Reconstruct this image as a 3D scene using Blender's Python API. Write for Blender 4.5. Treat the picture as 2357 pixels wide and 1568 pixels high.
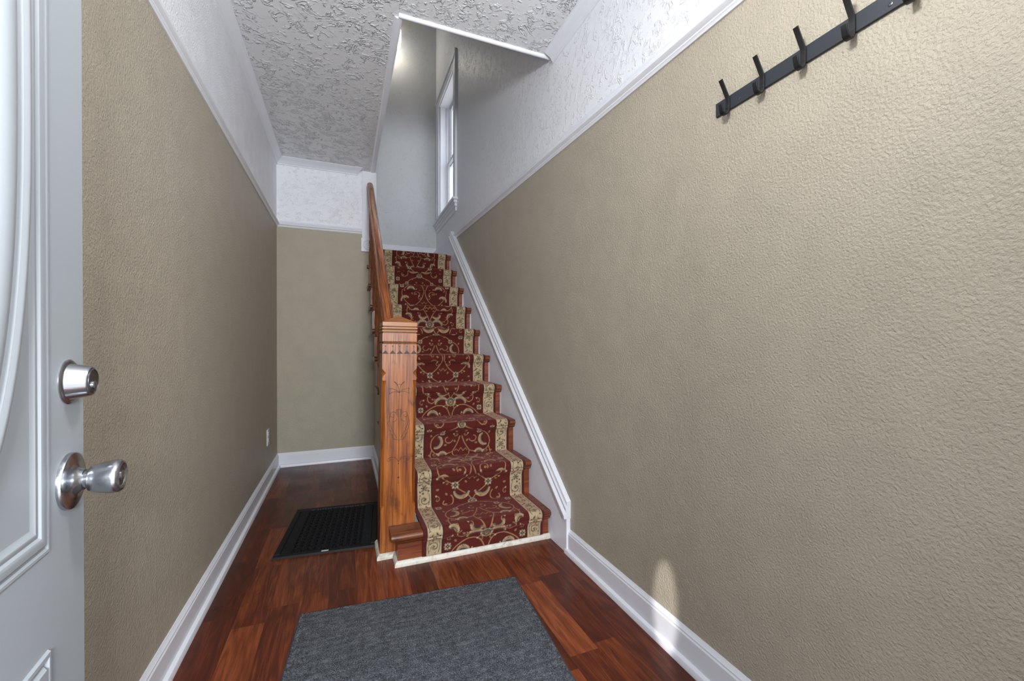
import bpy, bmesh, math, random
import numpy as np
from mathutils import Vector, Matrix
for o in list(bpy.data.objects): bpy.data.objects.remove(o)
S = bpy.context.scene
COL = S.collection
random.seed(4)
# ------------------------------------------------------------------ camera
cam = bpy.data.cameras.new('camera'); co = bpy.data.objects.new('camera', cam); COL.objects.link(co)
cam.sensor_width = 36; cam.lens = 965.5 / 2357 * 36; cam.shift_y = 0.00474
cam.clip_start = 0.02; cam.clip_end = 100
co.location = (0, 0, 1.08)
co.rotation_euler = (math.radians(90 - 0.254), 0, -math.radians(21.835))
S.camera = co
# ------------------------------------------------------------------ view, sky and lights
S.view_settings.view_transform = 'Standard'; S.view_settings.look = 'None'
S.view_settings.gamma = 1; S.view_settings.use_curve_mapping = False
S.view_settings.exposure = 0.56
S.cycles.diffuse_bounces = 8; S.cycles.max_bounces = 12
W = bpy.data.worlds.new('sky'); S.world = W; W.use_nodes = True
wn = W.node_tree.nodes; wl = W.node_tree.links; wn.clear()
wout = wn.new('ShaderNodeOutputWorld'); wbg = wn.new('ShaderNodeBackground')
wtc = wn.new('ShaderNodeTexCoord'); wsx = wn.new('ShaderNodeSeparateXYZ'); wr = wn.new('ShaderNodeValToRGB')
wr.color_ramp.elements[0].position = 0.45; wr.color_ramp.elements[0].color = (0.75, 0.75, 0.74, 1)
wr.color_ramp.elements[1].position = 0.56; wr.color_ramp.elements[1].color = (0.80, 0.90, 1.0, 1)
wm = wn.new('ShaderNodeMath'); wm.operation = 'MULTIPLY_ADD'; wm.inputs[1].default_value = 0.5; wm.inputs[2].default_value = 0.5
wl.new(wtc.outputs['Generated'], wsx.inputs[0]); wl.new(wsx.outputs['Z'], wm.inputs[0]); wl.new(wm.outputs[0], wr.inputs[0])
wl.new(wr.outputs[0], wbg.inputs['Color']); wbg.inputs['Strength'].default_value = 1.7
wl.new(wbg.outputs[0], wout.inputs[0])
def lamp(name, kind, loc, energy, color, **kw):
    l = bpy.data.lights.new(name, kind); l.energy = energy; l.color = color
    for k, v in kw.items(): setattr(l, k, v)
    o = bpy.data.objects.new(name, l); o.location = loc; COL.objects.link(o); return o
# daylight portal of the open front door and the stair window (guides the sky's light)
def portal(loc, sx, sy, rot):
    o = lamp('daylight_portal', 'AREA', loc, 1, (1, 1, 1), shape='RECTANGLE', size=sx, size_y=sy)
    o.rotation_euler = rot; o.data.cycles.is_portal = True
portal((0.12, -0.17, 1.08), 0.88, 2.12, (math.radians(90), 0, 0))
portal((1.32, 4.80, 3.32), 1.40, 0.80, (0, math.radians(90), 0))
# bulb of the hall's assumed, unseen ceiling globe, bulb of the stairwell lamp
lamp('assumed_hall_bulb', 'POINT', (0.28, 0.50, 2.12), 22, (0.97, 0.985, 1.0), shadow_soft_size=0.09)
# added soft fill lamp, unseen outside the doorway, brightens the deep end of the hall
lamp('fill_lamp', 'POINT', (0.16, -1.30, 1.50), 265, (0.90, 0.95, 1.0), shadow_soft_size=0.22)
lamp('stair_bulb', 'POINT', (0.56, 5.17, 4.62), 2.0, (1.0, 0.93, 0.80), shadow_soft_size=0.05)
# added spot lamp, squashed narrow for the light patch low on the right wall
g = lamp('patch_spot', 'SPOT', (-0.10, -0.55, 1.05), 190, (1.0, 0.98, 0.95), spot_size=math.radians(8.6), spot_blend=0.45, shadow_soft_size=0.012)
gd = Vector((1.076, 1.20, 0.13)) - Vector((-0.10, -0.55, 1.05))
g.rotation_euler = gd.to_track_quat('-Z', 'Y').to_euler(); g.scale = (0.22, 1, 1)

# ------------------------------------------------------------------ materials
def mat(name, col=(0.8, 0.8, 0.8), rough=0.5, metal=0.0, spec=0.5):
    m = bpy.data.materials.new(name); m.use_nodes = True
    b = m.node_tree.nodes['Principled BSDF']
    b.inputs['Base Color'].default_value = (*col, 1); b.inputs['Roughness'].default_value = rough
    b.inputs['Metallic'].default_value = metal; b.inputs['Specular IOR Level'].default_value = spec
    return m
def T(m): return m.node_tree.nodes, m.node_tree.links, m.node_tree.nodes['Principled BSDF']
def nd(m, t, **kw):
    n = m.node_tree.nodes.new(t)
    for k, v in kw.items():
        if k.startswith('_'): n.inputs[k[1:].replace('_', ' ')].default_value = v
        else: setattr(n, k, v)
    return n
def math_n(m, op, a=None, b=None, c=None):
    n = nd(m, 'ShaderNodeMath', operation=op)
    for i, v in enumerate((a, b, c)):
        if v is None: continue
        if hasattr(v, 'type'): m.node_tree.links.new(v, n.inputs[i])
        else: n.inputs[i].default_value = v
    return n.outputs[0]
def ramp(m, src, stops):
    n = nd(m, 'ShaderNodeValToRGB'); r = n.color_ramp
    while len(r.elements) < len(stops): r.elements.new(0.5)
    for e, (p, c) in zip(r.elements, stops):
        e.position = p; e.color = (*c, 1) if len(c) == 3 else (c[0], c[0], c[0], 1)
    m.node_tree.links.new(src, n.inputs[0]); return n.outputs[0]
def bump(m, h, dist, strength=1.0, prev=None):
    n = nd(m, 'ShaderNodeBump'); n.inputs['Distance'].default_value = dist; n.inputs['Strength'].default_value = strength
    m.node_tree.links.new(h, n.inputs['Height'])
    if prev: m.node_tree.links.new(prev, n.inputs['Normal'])
    m.node_tree.links.new(n.outputs[0], m.node_tree.nodes['Principled BSDF'].inputs['Normal']); return n.outputs[0]
def coords(m, scale=(1, 1, 1), kind='Object', loc=(0, 0, 0)):
    tc = nd(m, 'ShaderNodeTexCoord'); mp = nd(m, 'ShaderNodeMapping')
    mp.inputs['Scale'].default_value = scale; mp.inputs['Location'].default_value = loc
    m.node_tree.links.new(tc.outputs[kind], mp.inputs[0]); return mp.outputs[0]
def noise(m, vec, scale, detail=2, dist=0.0, rough=0.5):
    n = nd(m, 'ShaderNodeTexNoise'); n.inputs['Scale'].default_value = scale; n.inputs['Detail'].default_value = detail
    n.inputs['Distortion'].default_value = dist; n.inputs['Roughness'].default_value = rough
    m.node_tree.links.new(vec, n.inputs['Vector']); return n.outputs['Fac']

def orange_peel(name, col, scale=165, dist=0.0012, rough=0.5):
    m = mat(name, col, rough); v = coords(m)
    f = noise(m, v, scale, 2.0, 0.15); h = ramp(m, f, [(0.33, (0,)), (0.68, (1,))])
    big = noise(m, v, 9, 2)
    c = ramp(m, big, [(0.3, tuple(x * 0.96 for x in col)), (0.7, tuple(min(1, x * 1.04) for x in col))])
    m.node_tree.links.new(c, m.node_tree.nodes['Principled BSDF'].inputs['Base Color'])
    bump(m, h, dist); return m
def trowel(name, col, scale=16, dist=0.006, rough=0.38, amount=0.5, stretch=(1, 1, 1)):
    m = mat(name, col, rough); v = coords(m, stretch)
    a = noise(m, v, scale, 3, 1.6, 0.55)
    r = math_n(m, 'ABSOLUTE', math_n(m, 'SUBTRACT', a, 0.5))
    ridge = ramp(m, r, [(0.0, (1,)), (0.030, (0.75,)), (0.070, (0,))])
    msk = ramp(m, noise(m, v, scale * 1.3, 3), [(amount, (0,)), (amount + 0.07, (1,))])
    dab = ramp(m, noise(m, v, scale * 3.0, 3, 0.8), [(0.56, (0,)), (0.66, (1,))])
    msk2 = ramp(m, noise(m, v, scale * 0.5, 2), [(amount - 0.06, (0,)), (amount + 0.08, (1,))])
    h = math_n(m, 'ADD', math_n(m, 'MULTIPLY', ridge, msk), math_n(m, 'MULTIPLY', math_n(m, 'MULTIPLY', dab, msk2), 0.7))
    h = math_n(m, 'ADD', h, math_n(m, 'MULTIPLY', noise(m, v, scale * 4.0, 2), 0.12))
    bump(m, h, dist); return m
def tilted(sock, a):   # turn the grain to run with a sloping piece
    if not a: return
    mp = sock.node; tr = mp.id_data; src = mp.inputs[0].links[0].from_socket; r = tr.nodes.new('ShaderNodeVectorRotate')
    r.rotation_type = 'X_AXIS'; r.inputs['Angle'].default_value = a; tr.links.new(src, r.inputs['Vector']); tr.links.new(r.outputs[0], mp.inputs[0])
def wood(name, dark, mid, light, axis=2, rough=0.35, ring=26, worn=0.0, tilt=0.0):
    m = mat(name, mid, rough)
    sc = [ring, ring, ring]; sc[axis] = ring * 0.055
    v = coords(m, tuple(sc)); tilted(v, tilt)
    g1 = noise(m, v, 1.0, 4, 0.8, 0.6)
    sc2 = [ring * 5, ring * 5, ring * 5]; sc2[axis] = ring * 0.15
    v2 = coords(m, tuple(sc2)); tilted(v2, tilt); g2 = noise(m, v2, 1.0, 3, 0.2)
    f = math_n(m, 'ADD', math_n(m, 'MULTIPLY', g1, 0.62), math_n(m, 'MULTIPLY', g2, 0.38))
    c = ramp(m, f, [(0.34, dark), (0.47, mid), (0.62, light)])
    if worn:
        n = noise(m, coords(m, (14, 14, 7)), 1.0, 5, 0.5, 0.65)
        k = ramp(m, n, [(0.56, (0,)), (0.70, (worn,))])
        mx = nd(m, 'ShaderNodeMix', data_type='RGBA'); m.node_tree.links.new(k, mx.inputs['Factor'])
        m.node_tree.links.new(c, mx.inputs[6]); mx.inputs[7].default_value = (dark[0] * 0.35, dark[1] * 0.3, dark[2] * 0.3, 1)
        c = mx.outputs[2]
    m.node_tree.links.new(c, m.node_tree.nodes['Principled BSDF'].inputs['Base Color'])
    bump(m, g2, 0.0006); return m

BEIGE = (0.405, 0.358, 0.278)
WHITE = (0.82, 0.83, 0.87)
M = {}
M['beige'] = orange_peel('beige_wall_paint', BEIGE)
M['white_wall'] = trowel('white_trowelled_wall', WHITE, scale=17, dist=0.0020, amount=0.5, rough=0.42)
M['white_left'] = orange_peel('white_wall_paint', WHITE, scale=150, dist=0.0012)
M['ceiling'] = trowel('trowelled_ceiling', (0.70, 0.70, 0.72), scale=13, dist=0.0070, rough=0.24, amount=0.48)
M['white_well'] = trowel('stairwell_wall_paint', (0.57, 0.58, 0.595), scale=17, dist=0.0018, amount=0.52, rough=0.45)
M['trim'] = mat('white_trim_paint', (0.76, 0.77, 0.82), 0.32)
M['skirt'] = mat('skirt_board_paint', (0.80, 0.82, 0.90), 0.4)
v = coords(M['skirt']); bump(M['skirt'], noise(M['skirt'], v, 7, 3), 0.004)
M['dirty_trim'] = mat('scuffed_trim_paint', (0.62, 0.58, 0.50), 0.5)
c = ramp(M['dirty_trim'], noise(M['dirty_trim'], coords(M['dirty_trim']), 22, 5, 0.5, 0.7), [(0.35, (0.42, 0.37, 0.29)), (0.47, (0.62, 0.58, 0.50)), (0.7, (0.72, 0.70, 0.64))])
M['dirty_trim'].node_tree.links.new(c, T(M['dirty_trim'])[2].inputs['Base Color'])
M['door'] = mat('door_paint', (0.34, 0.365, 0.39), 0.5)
M['nickel'] = mat('satin_nickel', (0.46, 0.47, 0.50), 0.24, 1.0)
bump(M['nickel'], noise(M['nickel'], coords(M['nickel'], (30, 30, 900)), 1, 2), 0.0001)
M['nickel_dark'] = mat('dark_nickel', (0.22, 0.22, 0.24), 0.3, 1.0)
M['black_metal'] = mat('black_powder_coat', (0.022, 0.026, 0.034), 0.42)
M['black_hook'] = mat('black_hook_coat', (0.010, 0.010, 0.011), 0.4)
M['screw'] = mat('screw_metal', (0.10, 0.11, 0.12), 0.3, 0.8)
M['rubber'] = mat('black_rubber', (0.006, 0.006, 0.007), 0.6, spec=0.25)
M['tag'] = mat('pale_tag', (0.55, 0.55, 0.57), 0.4)
M['plastic'] = mat('outlet_plastic', (0.70, 0.70, 0.70), 0.35)
M['slot'] = mat('outlet_slot', (0.03, 0.03, 0.03), 0.6)
M['groove'] = mat('dark_groove', (0.035, 0.022, 0.015), 0.6)  # near-black brown for the newel's grooves and engraved lines
M['tread_end_shape'] = mat('flat_grey', (0.20, 0.19, 0.17), 0.5)  # plain grey of the shapes under the tread ends
M['newel'] = wood('newel_pine', (0.07, 0.014, 0.002), (0.235, 0.060, 0.005), (0.40, 0.122, 0.014), 2, 0.40, 36, worn=0.6)
M['newel_cap'] = wood('newel_cap_pine', (0.13, 0.034, 0.004), (0.28, 0.088, 0.012), (0.40, 0.145, 0.026), 0, 0.40, 30)
M['rail'] = wood('rail_wood', (0.09, 0.022, 0.007), (0.24, 0.065, 0.016), (0.42, 0.135, 0.035), 1, 0.22, 40, tilt=-math.atan(0.78))
M['baluster'] = wood('baluster_wood', (0.10, 0.024, 0.006), (0.26, 0.07, 0.014), (0.38, 0.12, 0.03), 2, 0.25, 50)
M['tread'] = wood('tread_wood', (0.04, 0.010, 0.004), (0.13, 0.034, 0.010), (0.23, 0.070, 0.020), 0, 0.33, 34, worn=0.75)
M['riser'] = wood('riser_wood', (0.06, 0.012, 0.005), (0.15, 0.032, 0.010), (0.25, 0.065, 0.018), 0, 0.35, 34, worn=0.4)
M['glass'] = mat('window_glass', (1, 1, 1), 0.0)
b = T(M['glass'])[2]; b.inputs['Transmission Weight'].default_value = 1.0; b.inputs['IOR'].default_value = 1.01
M['doorglass'] = mat('frosted_door_glass', (0.85, 0.92, 0.95), 0.35)
b = T(M['doorglass'])[2]; b.inputs['Transmission Weight'].default_value = 0.85
def glow(name, col, s):
    m = mat(name, col); b = T(m)[2]; b.inputs['Emission Color'].default_value = (*col, 1); b.inputs['Emission Strength'].default_value = s; return m
M['shade'] = glow('lit_lamp_glass', (1.0, 0.96, 0.86), 2.2)
M['globe'] = glow('lit_globe_glass', (1.0, 0.98, 0.94), 2.0)

# laminate floor: strips run along the hall
def floor_mat():
    m = mat('cherry_laminate', (0.2, 0.06, 0.02), 0.24, spec=0.32); L = m.node_tree.links
    tc = nd(m, 'ShaderNodeTexCoord'); sp = nd(m, 'ShaderNodeSeparateXYZ'); L.new(tc.outputs['Object'], sp.inputs[0])
    X, Y = sp.outputs['X'], sp.outputs['Y']
    xs = math_n(m, 'DIVIDE', math_n(m, 'ADD', X, 10.03), 0.112); row = math_n(m, 'FLOOR', xs)
    w1 = nd(m, 'ShaderNodeTexWhiteNoise', noise_dimensions='1D'); L.new(row, w1.inputs['W'])
    ys = math_n(m, 'DIVIDE', math_n(m, 'ADD', Y, math_n(m, 'MULTIPLY', w1.outputs['Value'], 3.1)), 0.46)
    seg = math_n(m, 'FLOOR', ys)
    cb = nd(m, 'ShaderNodeCombineXYZ'); L.new(row, cb.inputs[0]); L.new(seg, cb.inputs[1])
    w2 = nd(m, 'ShaderNodeTexWhiteNoise', noise_dimensions='3D'); L.new(cb.outputs[0], w2.inputs['Vector'])
    pid = w2.outputs['Value']
    gx = math_n(m, 'ADD', math_n(m, 'MULTIPLY', X, 17), math_n(m, 'MULTIPLY', pid, 37))
    gy = math_n(m, 'ADD', math_n(m, 'MULTIPLY', Y, 2.2), math_n(m, 'MULTIPLY', pid, 11))
    gv = nd(m, 'ShaderNodeCombineXYZ'); L.new(gx, gv.inputs[0]); L.new(gy, gv.inputs[1]); L.new(math_n(m, 'MULTIPLY', pid, 5), gv.inputs[2])
    n1 = noise(m, gv.outputs[0], 1.0, 2, 0.5)
    rings = math_n(m, 'PINGPONG', math_n(m, 'MULTIPLY', n1, 9.0), 1.0)
    gx2 = nd(m, 'ShaderNodeCombineXYZ'); L.new(math_n(m, 'MULTIPLY', X, 260), gx2.inputs[0]); L.new(math_n(m, 'MULTIPLY', Y, 9), gx2.inputs[1]); L.new(pid, gx2.inputs[2])
    n2 = noise(m, gx2.outputs[0], 1.0, 3, 0.3)
    f = math_n(m, 'ADD', math_n(m, 'MULTIPLY', rings, 0.17), math_n(m, 'MULTIPLY', n2, 0.50))
    f = math_n(m, 'ADD', f, math_n(m, 'ADD', math_n(m, 'MULTIPLY', pid, 0.34), math_n(m, 'MULTIPLY', n1, 0.10)))
    c = ramp(m, f, [(0.22, (0.035, 0.009, 0.005)), (0.50, (0.080, 0.016, 0.007)), (0.68, (0.16, 0.036, 0.012)), (0.88, (0.28, 0.075, 0.024))])
    fx = math_n(m, 'FRACT', xs); ex = math_n(m, 'MINIMUM', fx, math_n(m, 'SUBTRACT', 1, fx))
    fy = math_n(m, 'FRACT', ys); ey = math_n(m, 'MULTIPLY', math_n(m, 'MINIMUM', fy, math_n(m, 'SUBTRACT', 1, fy)), 4.1)
    e = math_n(m, 'MINIMUM', ex, ey); k = ramp(m, e, [(0.004, (1,)), (0.016, (0,))])
    mx = nd(m, 'ShaderNodeMix', data_type='RGBA'); L.new(math_n(m, 'MULTIPLY', k, 0.45), mx.inputs['Factor']); L.new(c, mx.inputs[6]); mx.inputs[7].default_value = (0.03, 0.010, 0.006, 1)
    L.new(mx.outputs[2], T(m)[2].inputs['Base Color'])
    L.new(ramp(m, noise(m, coords(m), 3.5, 4), [(0.35, (0.27,)), (0.65, (0.40,))]), T(m)[2].inputs['Roughness'])
    return m
M['floor'] = floor_mat()
def mat_fabric():
    m = mat('grey_mat_pile', (0.1, 0.1, 0.11), 0.95, spec=0.1); L = m.node_tree.links
    v = coords(m)
    n = noise(m, v, 260, 3, 0.3, 0.7); n2 = noise(m, v, 45, 3, 0.3, 0.6)
    f = math_n(m, 'ADD', math_n(m, 'MULTIPLY', n, 0.78), math_n(m, 'MULTIPLY', n2, 0.22))
    c = ramp(m, f, [(0.36, (0.018, 0.020, 0.024)), (0.50, (0.070, 0.074, 0.084)), (0.66, (0.22, 0.23, 0.25))])
    L.new(c, T(m)[2].inputs['Base Color'])
    vo = nd(m, 'ShaderNodeTexVoronoi'); vo.inputs['Scale'].default_value = 34; vo.inputs['Randomness'].default_value = 0.15; L.new(v, vo.inputs['Vector'])
    h = math_n(m, 'SUBTRACT', math_n(m, 'MULTIPLY', n, 0.4), math_n(m, 'MULTIPLY', vo.outputs['Distance'], 0.8))
    bump(m, h, 0.006); return m
M['mat'] = mat_fabric()
M['mat_edge'] = mat('mat_rubber_edge', (0.035, 0.036, 0.04), 0.8)

# ------------------------------------------------------------------ mesh helpers
class MB:
    def __init__(s): s.v = []; s.f = []; s.m = []; s.mats = []
    def mi(s, m):
        if m not in s.mats: s.mats.append(m)
        return s.mats.index(m)
    def add(s, vs, fs, m):
        o = len(s.v); s.v += [tuple(x) for x in vs]; k = s.mi(m)
        for f in fs: s.f.append([o + i for i in f]); s.m.append(k)
    def hexa(s, p, m):   # p: 8 corners, bottom 4 then top 4
        s.add(p, [(3, 2, 1, 0), (4, 5, 6, 7), (0, 1, 5, 4), (1, 2, 6, 5), (2, 3, 7, 6), (3, 0, 4, 7)], m)
    def box(s, a, b, m):
        (x0, y0, z0), (x1, y1, z1) = a, b
        s.hexa([(x0, y0, z0), (x1, y0, z0), (x1, y1, z0), (x0, y1, z0), (x0, y0, z1), (x1, y0, z1), (x1, y1, z1), (x0, y1, z1)], m)
    def sweep(s, prof, p0, p1, A, B, m, m0=0.0, m1=0.0):
        # closed profile (a,b) swept p0->p1; the ends shift by m*a (mitre)
        p0, p1, A, B = map(Vector, (p0, p1, A, B)); d = (p1 - p0).normalized(); n = len(prof)
        v = [p0 + A * a + B * b + d * (m0 * a) for a, b in prof] + [p1 + A * a + B * b - d * (m1 * a) for a, b in prof]
        f = [(i, (i + 1) % n, n + (i + 1) % n, n + i) for i in range(n)] + [tuple(range(n))[::-1], tuple(range(n, 2 * n))]
        s.add(v, f, m)
    def lathe(s, prof, m, seg=32, origin=(0, 0, 0), axis=(0, 0, 1), caps=True):
        ax = Vector(axis).normalized(); q = ax.to_track_quat('Z', 'Y'); O = Vector(origin); n = len(prof)
        v = [O + q @ Vector((r * math.cos(2 * math.pi * j / seg), r * math.sin(2 * math.pi * j / seg), z)) for r, z in prof for j in range(seg)]
        f = [(i * seg + j, i * seg + (j + 1) % seg, (i + 1) * seg + (j + 1) % seg, (i + 1) * seg + j) for i in range(n - 1) for j in range(seg)]
        if caps: f += [tuple(range(seg))[::-1], tuple(range((n - 1) * seg, n * seg))]
        s.add(v, f, m)
    def tube(s, pts, r, m, seg=6):
        pts = [Vector(p) for p in pts]; n = len(pts); v = []
        for i, p in enumerate(pts):
            t = (pts[min(i + 1, n - 1)] - pts[max(i - 1, 0)]).normalized(); q = t.to_track_quat('Z', 'Y')
            v += [p + q @ Vector((r * math.cos(2 * math.pi * j / seg), r * math.sin(2 * math.pi * j / seg), 0)) for j in range(seg)]
        f = [(i * seg + j, i * seg + (j + 1) % seg, (i + 1) * seg + (j + 1) % seg, (i + 1) * seg + j) for i in range(n - 1) for j in range(seg)]
        f += [tuple(range(seg))[::-1], tuple(range((n - 1) * seg, n * seg))]
        s.add(v, f, m)
    def build(s, name, parent=None, smooth=None, bevel=0, loc=(0, 0, 0), seg=2):
        me = bpy.data.meshes.new(name); L = Vector(loc)
        me.from_pydata([tuple(Vector(x) - L) for x in s.v], [], s.f)
        for m in s.mats: me.materials.append(m)
        me.polygons.foreach_set('material_index', s.m)
        bm = bmesh.new(); bm.from_mesh(me); bmesh.ops.recalc_face_normals(bm, faces=bm.faces); bm.to_mesh(me); bm.free()
        if smooth is not None: me.shade_smooth(); me.set_sharp_from_angle(angle=math.radians(smooth))
        o = bpy.data.objects.new(name, me); COL.objects.link(o); o.location = L
        if parent is not None: o.parent = parent; o.location = L - parent_loc(parent)
        if bevel:
            b = o.modifiers.new('bevel', 'BEVEL'); b.width = bevel; b.segments = seg; b.limit_method = 'ANGLE'; b.angle_limit = math.radians(40)
        return o
def parent_loc(p):
    l = Vector(p.location); q = p.parent
    while q: l += q.location; q = q.parent
    return l
def struct(o): o['kind'] = 'structure'; return o
def tag(o, label, cat, group=None):
    o['label'] = label; o['category'] = cat
    if group: o['group'] = group
    return o
def empty(name, loc):
    o = bpy.data.objects.new(name, None); COL.objects.link(o); o.location = loc; o.empty_display_size = 0.05; return o
def copy_tree(o, parent=None):
    c = o.copy(); COL.objects.link(c); c.parent = parent
    for ch in list(o.children): copy_tree(ch, c)
    return c

# ------------------------------------------------------------------ dimensions
XL, YB, ZC = -0.542, 4.154, 2.685           # left wall, hall's back wall, ceiling
YF, ZU = 5.40, 5.40                         # far stairwell wall, upstairs ceiling
def xr(y): return 1.0905 + 0.0078 * (y - 3) # right wall runs very slightly out
def zr(y): return 2.1466 + 0.036 * (y - 3)  # underside of its picture rail
ZRL, ZRT = 2.101, 2.152                     # picture rail on left and back walls
OX, OY = 0.271, 2.125                       # corner of the stair opening in the ceiling
Y1, Z1, RUN, RISE, NST = 2.062, 0.159, 0.2592, 0.2068, 10
def ny(k): return Y1 + RUN * (k - 1)
def nz(k): return Z1 + RISE * (k - 1)
ZL = nz(NST)                                # landing

# ------------------------------------------------------------------ room shell
def skirtless(name, fn): return fn
b = MB(); b.box((XL - 0.15, -0.15, -0.12), (1.25, YB + 0.12, 0), M['floor']); struct(b.build('floor'))
b = MB(); b.box((-0.95, -2.4, -0.14), (1.6, -0.15, -0.02), mat('porch_concrete', (0.42, 0.41, 0.39), 0.8)); struct(b.build('floor_porch'))
b = MB(); b.box((XL - 0.12, -0.15, 0), (XL, YB + 0.12, ZRL), M['beige']); b.box((XL - 0.12, -0.15, ZRL), (XL, YB + 0.12, ZC), M['white_left']); struct(b.build('wall_left'))
b = MB(); b.box((XL, YB, 0), (OX, YB + 0.12, ZRL), M['beige']); b.box((XL, YB, ZRL), (OX, YB + 0.12, ZC), M['white_wall']); struct(b.build('wall_back'))
# right wall with the stair window
b = MB()
def slab(y0, y1, a0, a1, c0, c1, m, t=0.20):
    # y0..y1, bottom a0->a1, top c0->c1
    b.hexa([(xr(y0), y0, a0), (xr(y0) + t, y0, a0), (xr(y1) + t, y1, a1), (xr(y1), y1, a1),
            (xr(y0), y0, c0), (xr(y0) + t, y0, c0), (xr(y1) + t, y1, c1), (xr(y1), y1, c1)], m)
WY0, WY1, WZ0, WZ1 = 4.40, 5.20, 2.615, 4.03
ww = M['white_wall']
slab(-0.15, 4.32, 0, 0, zr(-0.15), zr(4.32), M['beige'])
slab(-0.15, 4.32, zr(-0.15), zr(4.32), ZC, ZC, ww)
slab(4.32, WY0, 0, 0, ZC, ZC, ww)
slab(1.9, WY0, ZC, ZC, ZU, ZU, ww)
slab(WY0, WY1, 0, 0, WZ0, WZ0, ww); slab(WY0, WY1, WZ1, WZ1, ZU, ZU, ww)
slab(WY1, YF + 0.12, 0, 0, ZU, ZU, ww)
struct(b.build('wall_right'))
# stairwell walls
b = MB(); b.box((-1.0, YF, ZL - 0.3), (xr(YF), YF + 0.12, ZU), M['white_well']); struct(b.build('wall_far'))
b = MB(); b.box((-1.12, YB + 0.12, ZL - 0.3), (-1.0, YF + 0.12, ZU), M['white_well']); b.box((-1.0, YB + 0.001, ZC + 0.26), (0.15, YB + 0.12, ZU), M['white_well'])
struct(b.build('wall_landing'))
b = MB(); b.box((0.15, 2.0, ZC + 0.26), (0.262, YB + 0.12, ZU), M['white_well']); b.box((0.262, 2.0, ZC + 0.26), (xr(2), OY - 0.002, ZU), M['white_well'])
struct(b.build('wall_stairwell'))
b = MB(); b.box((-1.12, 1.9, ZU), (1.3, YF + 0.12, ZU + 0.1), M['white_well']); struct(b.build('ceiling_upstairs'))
# hall ceiling (floor thickness above), leaving the stair opening
b = MB(); b.box((XL - 0.12, -0.15, ZC), (OX, YB + 0.12, ZC + 0.26), M['ceiling'])
b.box((OX, -0.15, ZC), (1.25, OY, ZC + 0.26), M['ceiling']); struct(b.build('ceiling'))
# front wall around the doorway
b = MB(); DX0, DX1, DZ = -0.335, 0.575, 2.17
b.box((XL, -0.15, 0), (DX0, -0.01, ZC), M['beige']); b.box((DX1, -0.15, 0), (xr(0), -0.01, ZC), M['beige']); b.box((DX0, -0.15, DZ), (DX1, -0.01, ZC), M['beige'])
struct(b.build('wall_front'))
b = MB()
b.box((DX0, -0.15, 0), (DX0 + 0.02, -0.005, DZ), M['trim']); b.box((DX1 - 0.02, -0.15, 0), (DX1, -0.005, DZ), M['trim']); b.box((DX0 + 0.02, -0.15, DZ - 0.02), (DX1 - 0.02, -0.005, DZ), M['trim'])
b.box((DX1, -0.01, 0), (DX1 + 0.08, 0.008, DZ + 0.08), M['trim']); b.box((DX0 - 0.08, -0.01, 0), (DX0, 0.0, DZ + 0.08), M['trim']); b.box((DX0, -0.01, DZ), (DX1, 0.008, DZ + 0.08), M['trim'])
struct(b.build('trim_1', bevel=0.003))
# spandrel wall under the stairs
SX = 0.262
def ztrim(y): return Z1 + RISE / RUN * (y - Y1)       # nosing line
b = MB(); y0, y1 = 2.37, YB - 0.001
def q(y0, y1, z0a, z1a, z0b, z1b, xa, xb, m):
    b.hexa([(xa, y0, z0a), (xb, y0, z0a), (xb, y1, z1a), (xa, y1, z1a), (xa, y0, z0b), (xb, y0, z0b), (xb, y1, z1b), (xa, y1, z1b)], m)
q(y0, y1, 0, 0, ztrim(y0) - 0.30, ztrim(y1) - 0.30, SX, SX + 0.09, M['beige']); struct(b.build('wall_spandrel'))
# ------------------------------------------------------------------ trim
BASE = [(0, 0), (0.030, 0), (0.030, 0.010), (0.026, 0.020), (0.018, 0.024), (0.014, 0.026), (0.014, 0.098), (0.011, 0.103), (0.011, 0.108), (0.006, 0.114), (0.003, 0.121), (0, 0.121)]
def trim(name, parts, m='trim', smooth=30):
    b = MB()
    for prof, p0, p1, A, B, m0, m1 in parts: b.sweep(prof, p0, p1, A, B, M[m], m0, m1)
    return struct(b.build(name, smooth=smooth))
ey, ex = (0, 1, 0), (1, 0, 0); Z = (0, 0, 1)
trim('baseboard_left', [(BASE, (XL, -0.01, 0), (XL, YB, 0), (1, 0, 0), Z, 0, 1)])
trim('baseboard_back', [(BASE, (XL, YB, 0), (SX, YB, 0), (0, -1, 0), Z, 1, 1)])
trim('baseboard_spandrel', [(BASE, (SX, YB, 0), (SX, 2.372, 0), (-1, 0, 0), Z, 1, 0)])
trim('baseboard_right', [(BASE, (xr(0.0), -0.01, 0), (xr(1.905), 1.905, 0), (-1, 0, 0), Z, 0, 0)])
RAILP = [(0, 0), (0.006, 0), (0.009, 0.006), (0.012, 0.008), (0.012, 0.012), (0.018, 0.015), (0.024, 0.020), (0.024, 0.026), (0.018, 0.030), (0.012, 0.038), (0.010, 0.046), (0.012, 0.049), (0.012, 0.054), (0, 0.054)]
trim('trim_picture_rail_left', [(RAILP, (XL, -0.01, ZRL - 0.003), (XL, YB, ZRL - 0.003), (1, 0, 0), Z, 0, 1)])
trim('trim_picture_rail_back', [(RAILP, (XL, YB, ZRL - 0.003), (0.158, YB, ZRL - 0.003), (0, -1, 0), Z, 1, 0)])
RP2 = [(a * 1.15, c * 1.25) for a, c in RAILP]
trim('trim_picture_rail_right', [(RP2, (xr(0), -0.01, zr(0) - 0.003), (xr(4.36), 4.36, zr(4.36) - 0.003), (-1, 0, 0), Z, 0, 0)])
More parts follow.
